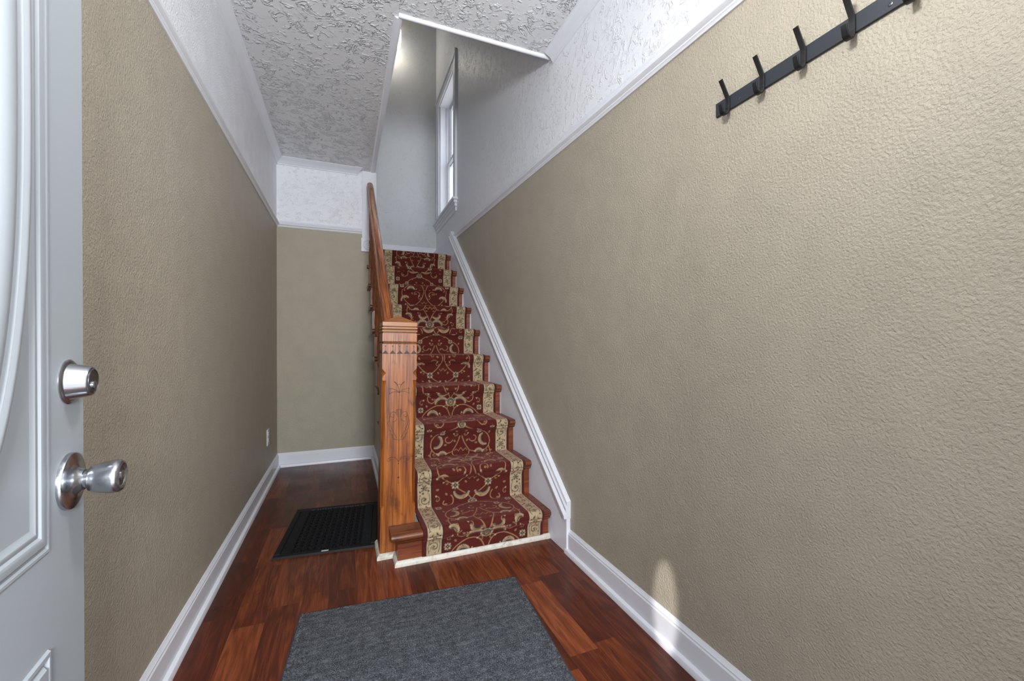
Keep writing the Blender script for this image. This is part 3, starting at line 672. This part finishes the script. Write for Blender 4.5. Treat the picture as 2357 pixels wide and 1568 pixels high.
    # fine filling: tendrils and small scrolls between the vines
    for x, s_, r, a0_, tn in ((0.030, 0.040, 0.020, 0.4, 4.0), (0.195, 0.075, 0.022, 2.0, -4.2), (0.090, 0.160, 0.020, 1.0, 4.4), (0.170, 0.225, 0.018, 3.0, 4.0), (0.028, 0.345, 0.018, 0.2, -4.0),
                          (0.205, 0.475, 0.020, 1.4, 4.2), (0.050, 0.470, 0.020, 2.8, -4.0), (0.150, 0.560, 0.018, 0.5, 4.0), (0.035, 0.630, 0.022, 1.0, -4.4), (0.190, 0.640, 0.020, 3.6, 4.0), (0.085, 0.720, 0.018, 2.0, 4.0)):
        stroke(spiral(x, s_, r, r * 0.3, a0_, tn, 16), 0.0034, 'tan')
        ell(x + r * math.cos(a0_), s_ + r * math.sin(a0_), 0.006, 0.004, 'ivory', a0_); ell(x, s_, 0.004, 0.003, 'olive', a0_)
    # borders: maroon binding, cream band with scrolls, black line
    aX = np.abs(X); B0, B1 = Wd / 2 - 0.016, Wd / 2 - 0.016 - 0.080
    m = np.clip((aX - B1) / px + 0.5, 0, 1); paint(m, 'cream')
    bc = (B0 + B1) / 2; n = 60
    for rep in range(5):
        s0 = rep * REP / 5; h = REP / 5
        sg = 1
        stroke(spiral(bc, s0 + h * 0.28, 0.026, 0.007, 0.6 + rep, 5.2), 0.0036, 'black'); stroke(spiral(bc + 0.002, s0 + h * 0.28, 0.019, 0.005, 3.6 + rep, 4.6), 0.0026, 'olive')
        stroke([(bc - 0.026, s0 + h * 0.50), (bc - 0.030, s0 + h * 0.30), (bc - 0.022, s0 + h * 0.08)], 0.0030, 'black'); stroke([(bc + 0.026, s0 + h * 0.06), (bc + 0.031, s0 + h * 0.26), (bc + 0.024, s0 + h * 0.48)], 0.0026, 'black')
        for i in range(6):
            a = i * math.pi / 3; ell(bc + 0.013 * math.cos(a), s0 + h * 0.74 + 0.013 * math.sin(a), 0.0065, 0.0048, 'olive' if i % 2 else 'green', a)
        ell(bc, s0 + h * 0.74, 0.0062, 0.0062, 'black'); ell(bc, s0 + h * 0.74, 0.003, 0.003, 'ivory')
        for dx, f_ in ((0.024, 0.60), (-0.024, 0.62), (0.025, 0.88), (-0.025, 0.90), (0.008, 0.53), (-0.010, 0.97)):
            ell(bc + dx, s0 + h * f_, 0.0058, 0.0036, 'black', f_ * 7); ell(bc + dx * 0.6, s0 + h * (f_ + 0.03), 0.0048, 0.003, 'olive', 1.4)
        rr = random.Random(rep)
        for i in range(16):
            xx, sy = bc + rr.uniform(-0.031, 0.031), s0 + h * rr.random(); a = rr.uniform(0, 6.3)
            stroke([(xx + 0.006 * math.cos(a + t_), sy + 0.006 * math.sin(a + t_)) for t_ in (0, 0.7, 1.4, 2.1)], 0.0022, ('black', 'olive', 'green')[i % 3])
        ell(bc, s0 + h * 0.28, 0.006, 0.005, 'green')
    paint(np.clip((0.0022 - np.abs(aX - B1)) / px + 0.5, 0, 1), 'black'); paint(np.clip((0.0018 - np.abs(aX - B0)) / px + 0.5, 0, 1), 'black')
    paint(np.clip((aX - B0 - 0.0015) / px + 0.5, 0, 1), 'maroon')
    # ---- mesh
    sv = (np.arange(len(Q)) * ds) % REP
    iu = np.clip((u / px).astype(int), 0, W_ - 1); isv = np.clip((sv / px).astype(int), 0, H_ - 1)
    colr = img[np.ix_(isv, iu)]
    nS = len(Q); V = np.empty((nS, nu, 3)); 
    wav = 0.0035 * np.sin(np.arange(nS) * ds * 7.0)[:, None]       # the hand-laid edge wanders a little
    V[..., 0] = RX0 + u[None, :] + wav * np.linspace(1, 0.2, nu)[None, :]; V[..., 1] = Q[:, 0][:, None]; V[..., 2] = Q[:, 1][:, None]
    tg = np.gradient(Q, axis=0); tg /= np.hypot(*tg.T)[:, None]; nrm = np.c_[-tg[:, 1], tg[:, 0]]
    edge = np.minimum(u, Wd - u); rim = np.clip(1 - edge / 0.016, 0, 1) ** 2
    V[..., 1] -= nrm[:, 0][:, None] * rim * 0.004; V[..., 2] -= nrm[:, 1][:, None] * rim * 0.004
    idx = np.arange(nS * nu).reshape(nS, nu)
    F_ = np.stack([idx[:-1, :-1], idx[1:, :-1], idx[1:, 1:], idx[:-1, 1:]], -1).reshape(-1, 4)
    # skirt the rim down to the wood so the pile has thickness
    me = bpy.data.meshes.new('stair_runner')
    vs = V.reshape(-1, 3); me.vertices.add(len(vs)); me.vertices.foreach_set('co', vs.ravel())
    me.loops.add(F_.size); me.loops.foreach_set('vertex_index', F_.ravel().astype(np.int32))
    me.polygons.add(len(F_)); me.polygons.foreach_set('loop_start', np.arange(0, F_.size, 4, dtype=np.int32))
    me.update(calc_edges=True); me.polygons.foreach_set('use_smooth', [True] * len(F_))
    at = me.color_attributes.new('weave', 'FLOAT_COLOR', 'POINT')
    cc = np.ones((nS * nu, 4), dtype=np.float32); cc[:, :3] = colr.reshape(-1, 3); at.data.foreach_set('color', cc.ravel())
    return me
me = runner()
m = mat('runner_wool', (0.2, 0.02, 0.02), 0.85, spec=0.25)
ca = nd(m, 'ShaderNodeVertexColor'); ca.layer_name = 'weave'
fl = noise(m, coords(m), 420, 2); mxn = nd(m, 'ShaderNodeMix', data_type='RGBA', blend_type='MULTIPLY'); mxn.inputs['Factor'].default_value = 0.55
m.node_tree.links.new(ca.outputs[0], mxn.inputs[6]); m.node_tree.links.new(ramp(m, fl, [(0.3, (0.55,)), (0.7, (1.3,))]), mxn.inputs[7])
m.node_tree.links.new(mxn.outputs[2], T(m)[2].inputs['Base Color'])
T(m)[2].inputs['Sheen Weight'].default_value = 0.22; T(m)[2].inputs['Sheen Roughness'].default_value = 0.4; T(m)[2].inputs['Sheen Tint'].default_value = (1.0, 0.35, 0.33, 1)
bump(m, noise(m, coords(m), 520, 2), 0.0015)
me.materials.append(m)
o = bpy.data.objects.new('stair_runner', me); COL.objects.link(o)
sd = o.modifiers.new('pile', 'SOLIDIFY'); sd.thickness = 0.004; sd.offset = -1
tag(o, 'red floral stair runner with cream scroll borders laid down the steps', 'stair runner')

# ------------------------------------------------------------------ front door, swung open along the left wall
KX, KY = -0.378, 0.819; ang = math.radians(5.6)
Dv = Vector((-math.sin(ang), math.cos(ang), 0)); Nv = Vector((math.cos(ang), math.sin(ang), 0))   # along the leaf, out of its face
K0 = Vector((KX, KY, 0))
def dp(s, h, z): return K0 + Dv * s + Nv * h + Vector((0, 0, z))
door = struct(empty('door_1', dp(-0.81, -0.022, 0.012)))
HB, SE, DH = -0.81, 0.050, 2.13
b = MB()
SC, ZO, OA, OB = -0.38, 1.40, 0.267, 0.568
def oval(a, c, n=96):
    out = []
    for i in range(n):
        t = 2 * math.pi * i / n; ct, st = math.cos(t), math.sin(t); e = 2 / 2.6
        out.append((SC + a * math.copysign(abs(ct) ** e, ct), ZO + c * math.copysign(abs(st) ** e, st)))
    return out
# leaf with the oval opening cut through: ring of quads between the oval and the rectangle
n = 96; inn = oval(0.190, 0.490)
def rect_pt(s, z):
    dx, dz = s - SC, z - ZO; fx = ((SE if dx > 0 else HB) - SC) / dx if abs(dx) > 1e-9 else 1e9; fz = ((DH if dz > 0 else 0.012) - ZO) / dz if abs(dz) > 1e-9 else 1e9
    f = min(fx, fz); return (SC + dx * f, ZO + dz * f)
outr = [rect_pt(*p) for p in inn]
for i in range(n):   # snap the nearest to the corners
    pass
corn = [(SE, DH), (HB, DH), (HB, 0.012), (SE, 0.012)]
for c_ in corn:
    j = min(range(n), key=lambda i: (outr[i][0] - c_[0]) ** 2 + (outr[i][1] - c_[1]) ** 2); outr[j] = c_
v = [dp(s, 0, z) for s, z in inn] + [dp(s, 0, z) for s, z in outr] + [dp(s, -0.044, z) for s, z in inn] + [dp(s, -0.044, z) for s, z in outr]
f = []
for i in range(n):
    j = (i + 1) % n
    f += [(i, j, n + j, n + i), (2 * n + i, 3 * n + i, 3 * n + j, 2 * n + j), (n + i, n + j, 3 * n + j, 3 * n + i), (i, 2 * n + i, 2 * n + j, j)]
b.add(v, f, M['door']); b.build('leaf', door, bevel=0.0015, loc=dp(-0.38, 0, 1.0))
def rim(b, loopfn, prof, m):   # prof (offset inward, height)
    rings = [[dp(s, h, z) for s, z in loopfn(o)] for o, h in prof]; n = len(rings[0]); v = [p for r in rings for p in r]
    f = [(i * n + j, i * n + (j + 1) % n, (i + 1) * n + (j + 1) % n, (i + 1) * n + j) for i in range(len(rings) - 1) for j in range(n)]
    b.add(v, f, m)
OVP = [(0, -0.001), (0.001, 0.007), (0.006, 0.010), (0.013, 0.0105), (0.019, 0.008), (0.022, 0.004), (0.026, 0.0035), (0.029, 0.006), (0.036, 0.010), (0.046, 0.012), (0.058, 0.011), (0.068, 0.007), (0.076, 0.001), (0.082, -0.004), (0.082, -0.013)]
b = MB(); rim(b, lambda o: oval(OA - o, OB - o), OVP, M['door']); of = b.build('oval_frame', door, smooth=30, loc=dp(SC, 0, ZO)); of['label'] = 'white oval moulding around the door glass'
b = MB(); ov = oval(0.187, 0.487); n = len(ov)
b.add([dp(s, -0.012, z) for s, z in ov] + [dp(s, -0.020, z) for s, z in ov], [tuple(range(n)), tuple(range(n, 2 * n))[::-1]] + [(i, n + i, n + (i + 1) % n, (i + 1) % n) for i in range(n)], M['doorglass'])
b.build('oval_glass', door, loc=dp(SC, 0, ZO))
def rect(s0, s1, z0, z1): return lambda o: [(s0 + o, z0 + o), (s1 - o, z0 + o), (s1 - o, z1 - o), (s0 + o, z1 - o)]
PM = [(0, -0.0005), (0.002, 0.0018), (0.006, 0.0020), (0.009, 0.0004), (0.012, 0.0004), (0.016, 0.0036), (0.023, 0.0046), (0.028, 0.0038), (0.031, 0.0012), (0.034, 0.0022), (0.038, 0.0022), (0.042, 0.0004), (0.052, -0.0005)]
b = MB(); rim(b, rect(HB + 0.115, SE - 0.108, 0.797, 2.06), PM, M['door']); b.build('panel_moulding', door, smooth=20, loc=dp(SC, 0, 0.8))
PM2 = [(0, -0.0005), (0.002, 0.004), (0.007, 0.0045), (0.010, 0.0005), (0.014, 0.0005), (0.018, 0.006), (0.030, 0.008), (0.036, 0.0075), (0.038, 0.0075)]
for s0, s1 in ((HB + 0.115, SC - 0.045), (SC + 0.045, SE - 0.112)):
    b = MB(); rim(b, rect(s0, s1, 0.16, 0.667), PM2, M['door']); r4 = rect(s0, s1, 0.16, 0.667)(0.038)
    b.add([dp(s, 0.0075, z) for s, z in r4], [(0, 1, 2, 3)], M['door']); b.build('raised_panel', door, smooth=20, loc=dp((s0 + s1) / 2, 0, 0.4))
# deadbolt and knob on the face of the leaf
dl = empty('lockset', dp(0, 0, 0.876)); dl.parent = door; dl.location = dp(0, 0, 0.876) - parent_loc(door)
def lat(prof, m, s, z, name, parent, seg=40, h0=0.0, smooth=35, sc=None):
    b = MB(); b.lathe(prof, m, seg, dp(s, h0, z), Nv); return b.build(name, parent, smooth=smooth, loc=dp(s, 0, z))
ZD = 1.0235
bpy.data.objects.remove(dl)
db = lat([(0.033, 0), (0.033, 0.0012), (0.0305, 0.0030), (0.0268, 0.0032), (0.0262, 0.004), (0.0222, 0.0245), (0.0208, 0.0265), (0.0185, 0.0273)], M['nickel'], 0.000, ZD, 'deadbolt', door)
db['label'] = 'round satin nickel deadbolt'
lat([(0.0182, 0), (0.0182, 0.0012), (0.0170, 0.0018), (0.0162, 0.0008), (0.0005, 0.0008)], M['nickel_dark'], 0.000, ZD, 'cylinder_face', db, h0=0.0268)
b = MB(); b.lathe([(0.0066, 0), (0.0066, 0.0022), (0.005, 0.0030), (0.0005, 0.0030)], M['nickel'], 24, dp(0.0, 0.0272, ZD - 0.006), Nv); b.box((-9, -9, -9), (-8.999, -8.999, -8.999), M['slot']) if False else None
b.build('keyway', db, smooth=35, loc=dp(0.002, 0.044, ZD))
kb = lat([(0.0415, 0), (0.0415, 0.0035), (0.0405, 0.0055), (0.037, 0.0068), (0.030, 0.0078), (0.024, 0.0092), (0.0195, 0.0115), (0.0165, 0.0150), (0.0150, 0.0175), (0.0124, 0.0180), (0.0124, 0.0215), (0.0150, 0.0220),
          (0.0180, 0.0240), (0.0202, 0.0280), (0.0226, 0.0370), (0.0246, 0.0470), (0.0252, 0.0530), (0.0244, 0.0575), (0.0220, 0.0605), (0.0188, 0.0615), (0.0160, 0.0600), (0.0150, 0.0585)], M['nickel'], 0.0, 0.8765, 'door_knob', door, 48)
kb['label'] = 'satin nickel door knob on round rose'
lat([(0.0146, 0), (0.0146, 0.0006), (0.0005, 0.0006)], M['nickel_dark'], 0.0, 0.8765, 'knob_face', kb, h0=0.0582)
lat([(0.0080, 0), (0.0080, 0.002), (0.0065, 0.0028), (0.0005, 0.0028)], M['nickel'], 0.0, 0.8765, 'key_cylinder', kb, h0=0.0586)
b = MB()
for z in (0.22, 1.10, 1.92): b.lathe([(0.006, 0), (0.006, 0.09)], M['nickel'], 12, dp(HB - 0.004, -0.004, z))
b.build('hinge', door, smooth=35, loc=dp(HB, 0, 1.0))

# ------------------------------------------------------------------ stair window
win = struct(empty('window_1', (xr(4.8), 4.8, WZ0)))
def wb(y0, y1, z0, z1, d0, d1, b, m='trim'):   # box by depth from the wall face (positive = into the room)
    b.hexa([(xr(y0) - d1, y0, z0), (xr(y0) - d0, y0, z0), (xr(y1) - d0, y1, z0), (xr(y1) - d1, y1, z0), (xr(y0) - d1, y0, z1), (xr(y0) - d0, y0, z1), (xr(y1) - d0, y1, z1), (xr(y1) - d1, y1, z1)], M[m])
b = MB()
wb(4.295, WY0 + 0.006, 2.605, 4.165, 0, 0.016, b); wb(4.288, 4.315, 2.606, 4.166, 0, 0.026, b)
wb(WY1 - 0.006, 5.305, 2.605, 4.10, 0, 0.016, b); wb(5.285, 5.306, 2.606, 4.099, 0, 0.022, b)
wb(WY0, WY1 + 0.10, 4.02, 4.115, 0, 0.018, b); wb(4.31, 5.32, 4.10, 4.12, 0, 0.030, b)
b.build('casing', win, bevel=0.002, loc=(xr(4.8), 4.8, 3.3))
b = MB(); t = 0.195
wb(WY0, WY0 + 0.018, WZ0, WZ1, -t, 0.0, b); wb(WY1 - 0.018, WY1, WZ0, WZ1, -t, 0.0, b); wb(WY0 + 0.018, WY1 - 0.018, WZ1 - 0.018, WZ1, -t, 0, b); wb(WY0 + 0.018, WY1 - 0.018, WZ0, WZ0 + 0.015, -t, -0.02, b)
for yy in (WY0 + 0.018, WY1 - 0.030):
    wb(yy, yy + 0.012, WZ0 + 0.015, WZ1 - 0.018, -0.022, -0.010, b); wb(yy, yy + 0.012, WZ0 + 0.015, WZ1 - 0.018, -0.092, -0.084, b)
b.build('jamb', win, loc=(xr(4.8), 4.8, 3.3))
b = MB(); wb(4.262, 5.375, 2.583, 2.608, -0.022, 0.052, b); b.build('stool', win, bevel=0.004, loc=(xr(4.8), 4.8, 2.6))
b = MB(); wb(4.285, 5.345, 2.555, 2.583, 0, 0.036, b); wb(4.295, 5.335, 2.520, 2.555, 0, 0.024, b); wb(4.31, 5.32, 2.475, 2.520, 0, 0.014, b); b.build('apron', win, bevel=0.004, loc=(xr(4.8), 4.8, 2.5))
ZM = 3.30; ya, yb_ = WY0 + 0.032, WY1 - 0.032
def sash(name, z0, z1, d0, d1):
    b = MB(); wb(ya, ya + 0.04, z0, z1, d0, d1, b); wb(yb_ - 0.04, yb_, z0, z1, d0, d1, b); wb(ya + 0.04, yb_ - 0.04, z0, z0 + 0.05, d0, d1, b); wb(ya + 0.04, yb_ - 0.04, z1 - 0.04, z1, d0, d1, b)
    s_ = b.build(name, win, bevel=0.003, loc=(xr(4.8), 4.8, (z0 + z1) / 2))
    b = MB(); dm = (d0 + d1) / 2; wb(ya + 0.04, yb_ - 0.04, z0 + 0.05, z1 - 0.04, dm - 0.002, dm + 0.002, b, 'glass'); b.build('pane', s_, loc=(xr(4.8), 4.8, (z0 + z1) / 2))
sash('lower_sash', WZ0 + 0.016, ZM + 0.025, -0.122, -0.094); sash('upper_sash', ZM - 0.025, WZ1 - 0.020, -0.154, -0.126)

# ------------------------------------------------------------------ coat rack on the right wall
rack = tag(empty('coat_rack', (xr(0.72), 0.72, 1.799)), 'long black metal coat rack with upright hooks high on the right wall', 'coat rack')
def X0(y): return xr(y)
b = MB(); y0, y1 = 0.445, 0.972
b.hexa([(xr(y0) - 0.007, y0, 1.778), (xr(y0) - 0.0005, y0, 1.778), (xr(y1) - 0.0005, y1, 1.778), (xr(y1) - 0.007, y1, 1.778), (xr(y0) - 0.007, y0, 1.819), (xr(y0) - 0.0005, y0, 1.819), (xr(y1) - 0.0005, y1, 1.819), (xr(y1) - 0.007, y1, 1.819)], M['black_metal'])
b.build('backplate', rack, bevel=0.0008, loc=(xr(0.72), 0.72, 1.799))
def hook():
    # strap path (x from wall face, z): tip, base, down, J
    pts = [(-0.0400, 0.060), (-0.0385, 0.061), (-0.0100, 0.014), (-0.0095, -0.014)]
    cxh, czh, r = -0.0235, -0.022, 0.0140
    pts += [(cxh + r * math.cos(a), czh + r * math.sin(a) * 1.15) for a in [0.45 - i * 0.36 for i in range(9)]]
    pts += [(-0.0395, -0.010)]
    th = 0.0032; w = 0.0065; P = [Vector((x, 0, z)) for x, z in pts[1:]]; n = len(P); v = []
    for i, p in enumerate(P):
        t = (P[min(i + 1, n - 1)] - P[max(i - 1, 0)]).normalized(); nn = Vector((-t.z, 0, t.x))
        for sy, sn in ((-1, -1), (1, -1), (1, 1), (-1, 1)): v.append(p + Vector((0, sy * w, 0)) + nn * (sn * th / 2))
    f = [(i * 4 + j, i * 4 + (j + 1) % 4, (i + 1) * 4 + (j + 1) % 4, (i + 1) * 4 + j) for i in range(n - 1) for j in range(4)] + [(0, 1, 2, 3), tuple(4 * (n - 1) + j for j in (3, 2, 1, 0))]
    b = MB(); b.add(v, f, M['black_hook']); return b
hk = None
for y in (0.926, 0.814, 0.703, 0.594, 0.484):
    if hk is None: hk = hook().build('hook', smooth=40, bevel=0.0006); h_ = hk
    else: h_ = hk.copy(); COL.objects.link(h_)
    h_.parent = rack; h_.location = Vector((xr(y), y, 1.799)) - Vector(rack.location)
for y in (0.889, 0.524):
    b = MB(); b.lathe([(0.0048, 0), (0.0045, 0.0008), (0.0030, 0.0012), (0.0026, 0.0004), (0.0005, 0.0004)], M['screw'], 16, (xr(y) - 0.007, y, 1.7915), (-1, 0, 0)); b.build('screw', rack, smooth=35, loc=(xr(y), y, 1.79))

# ------------------------------------------------------------------ mats, outlet, lamps
gm = tag(empty('floor_mat', (0.275, 1.10, 0)), 'large dark grey fabric doormat in the foreground on the wood floor', 'doormat')
a0 = math.radians(-4.3); u_ = Vector((math.cos(a0), math.sin(a0), 0)); w_ = Vector((math.sin(a0), -math.cos(a0), 0))
O_ = Vector((-0.165, 1.853, 0))
def rbox(b, O_, u_, w_, a, c, z0, z1, m, ins=0.0):
    P = lambda i, j, z: O_ + u_ * i + w_ * j + Vector((0, 0, z))
    b.hexa([P(a[0], c[0], z0), P(a[1], c[0], z0), P(a[1], c[1], z0), P(a[0], c[1], z0), P(a[0] + ins, c[0] + ins, z1), P(a[1] - ins, c[0] + ins, z1), P(a[1] - ins, c[1] - ins, z1), P(a[0] + ins, c[1] - ins, z1)], m)
b = MB(); rbox(b, O_, u_, w_, (0, 0.90), (0, 1.50), 0.0005, 0.005, M['mat_edge']); b.build('rubber_backing', gm, bevel=0.002, loc=(0.275, 1.1, 0))
b = MB(); rbox(b, O_, u_, w_, (0.004, 0.896), (0.004, 1.496), 0.005, 0.0095, M['mat'], 0.002)
rbox(b, O_, u_, w_, (0.026, 0.874), (0.026, 1.474), 0.0094, 0.0120, M['mat'], 0.003)
b.build('pile', gm, bevel=0.0015, loc=(0.275, 1.1, 0))

bmx = tag(empty('rubber_mat', (-0.06, 2.68, 0)), 'black rubber ring doormat lying left of the newel post', 'doormat')
a0 = math.radians(-5.0); u_ = Vector((math.cos(a0), math.sin(a0), 0)); w_ = Vector((math.sin(a0), -math.cos(a0), 0)) * -1
O_ = Vector((-0.338, 2.374, 0)); MW, MH = 0.500, 0.645
b = MB()
bd = 0.034
for a, c in (((0, MW), (0, bd)), ((0, MW), (MH - bd, MH)), ((0, bd), (bd, MH - bd)), ((MW - bd, MW), (bd, MH - bd))): rbox(b, O_, u_, w_, a, c, 0.0005, 0.011, M['rubber'], 0.004)
b.build('border', bmx, loc=(-0.06, 2.68, 0))
b = MB(); nc, nrw = 10, 13
x0, x1, y0, y1 = bd - 0.004, MW - bd + 0.004, bd - 0.004, MH - bd + 0.004
rbox(b, O_, u_, w_, (x0, x1), (y0, y1), 0.0008, 0.0028, M['rubber'])
ix0, ix1 = bd + 0.050, MW - bd - 0.050; cw = (ix1 - ix0) / nc; chh = (MH - 2 * bd - 0.05) / nrw
for i in range(nc + 1): xx = ix0 + i * cw; rbox(b, O_, u_, w_, (xx - 0.0016, xx + 0.0016), (y0, y1), 0.002, 0.0105, M['rubber'])
for j in range(nrw):
    yy = bd + 0.025 + (j + 0.5) * chh
    for i in range(nc):
        c_ = O_ + u_ * (ix0 + (i + 0.5) * cw) + w_ * yy
        b.lathe([(cw * 0.30, 0.002), (cw * 0.30, 0.0105), (cw * 0.42, 0.0105), (cw * 0.42, 0.002)], M['rubber'], 12, (c_.x, c_.y, 0), (0, 0, 1), caps=False)
for side in (0, 1):
    for j in range(44):
        yy = y0 + (j + 0.5) * (y1 - y0) / 44
        a = (bd, ix0 - 0.004) if side == 0 else (ix1 + 0.004, MW - bd)
        rbox(b, O_, u_, w_, a, (yy - 0.0026, yy + 0.0026), 0.002, 0.0098, M['rubber'])
for jj in (bd + 0.012, MH - bd - 0.012):
    for i in range(22):
        xx = ix0 + (i + 0.5) * (ix1 - ix0) / 22; rbox(b, O_, u_, w_, (xx - 0.0022, xx + 0.0022), (jj - 0.012, jj + 0.012), 0.002, 0.0098, M['rubber'])
b.build('ring_grid', bmx, loc=(-0.06, 2.68, 0))
b = MB(); rbox(b, O_, u_, w_, (0.228, 0.262), (0.006, 0.018), 0.0108, 0.0116, M['tag']); lt = b.build('tag', bmx, loc=(-0.06, 2.38, 0)); lt['label'] = 'small pale tag on the front edge'

ol = tag(empty('wall_outlet', (XL, 3.655, 0.365)), 'white electrical outlet low on the left wall near the corner', 'outlet')
b = MB(); b.box((XL, 3.618, 0.305), (XL + 0.007, 3.692, 0.428), M['plastic']); b.build('cover_plate', ol, bevel=0.003, loc=(XL, 3.655, 0.365))
for z in (0.342, 0.391):
    b = MB(); b.lathe([(0.0165, 0), (0.0165, 0.0022), (0.015, 0.003)], M['plastic'], 24, (XL + 0.0068, 3.655, z), (1, 0, 0))
    for yy in (3.649, 3.661): b.box((XL + 0.0095, yy - 0.001, z - 0.002), (XL + 0.0102, yy + 0.001, z + 0.008), M['slot'])
    b.build('socket', ol, smooth=35, loc=(XL, 3.655, z))

wlp = tag(empty('wall_lamp', (0.62, YF, 4.80)), 'lit glass wall lamp high in the stairwell', 'lamp')
b = MB(); b.lathe([(0.055, 0), (0.055, 0.012), (0.045, 0.018)], M['nickel'], 28, (0.60, YF - 0.0005, 4.86), (0, -1, 0)); b.tube([(0.60, YF - 0.015, 4.86), (0.60, YF - 0.08, 4.86)], 0.008, M['nickel'], 10); b.build('mount', wlp, smooth=35, loc=(0.60, YF, 4.86))
b = MB(); b.lathe([(0.052, 0), (0.056, 0.05), (0.060, 0.12), (0.056, 0.20), (0.050, 0.205), (0.054, 0.12), (0.050, 0.05), (0.046, 0.002)], M['shade'], 32, (0.60, YF - 0.10, 4.72), caps=False); b.build('glass_shade', wlp, smooth=35, loc=(0.60, YF - 0.1, 4.8))
hl = tag(empty('assumed_ceiling_lamp', (0.30, 0.50, ZC)), 'assumed round glass ceiling lamp above the entrance', 'lamp')  # assumed fixture for the hall bulb, out of view
b = MB(); b.lathe([(0.07, 0), (0.07, -0.012), (0.055, -0.03), (0.012, -0.034), (0.012, -0.44)], M['nickel'], 28, (0.30, 0.50, ZC - 0.0005)); b.build('canopy', hl, smooth=35, loc=(0.30, 0.50, ZC))
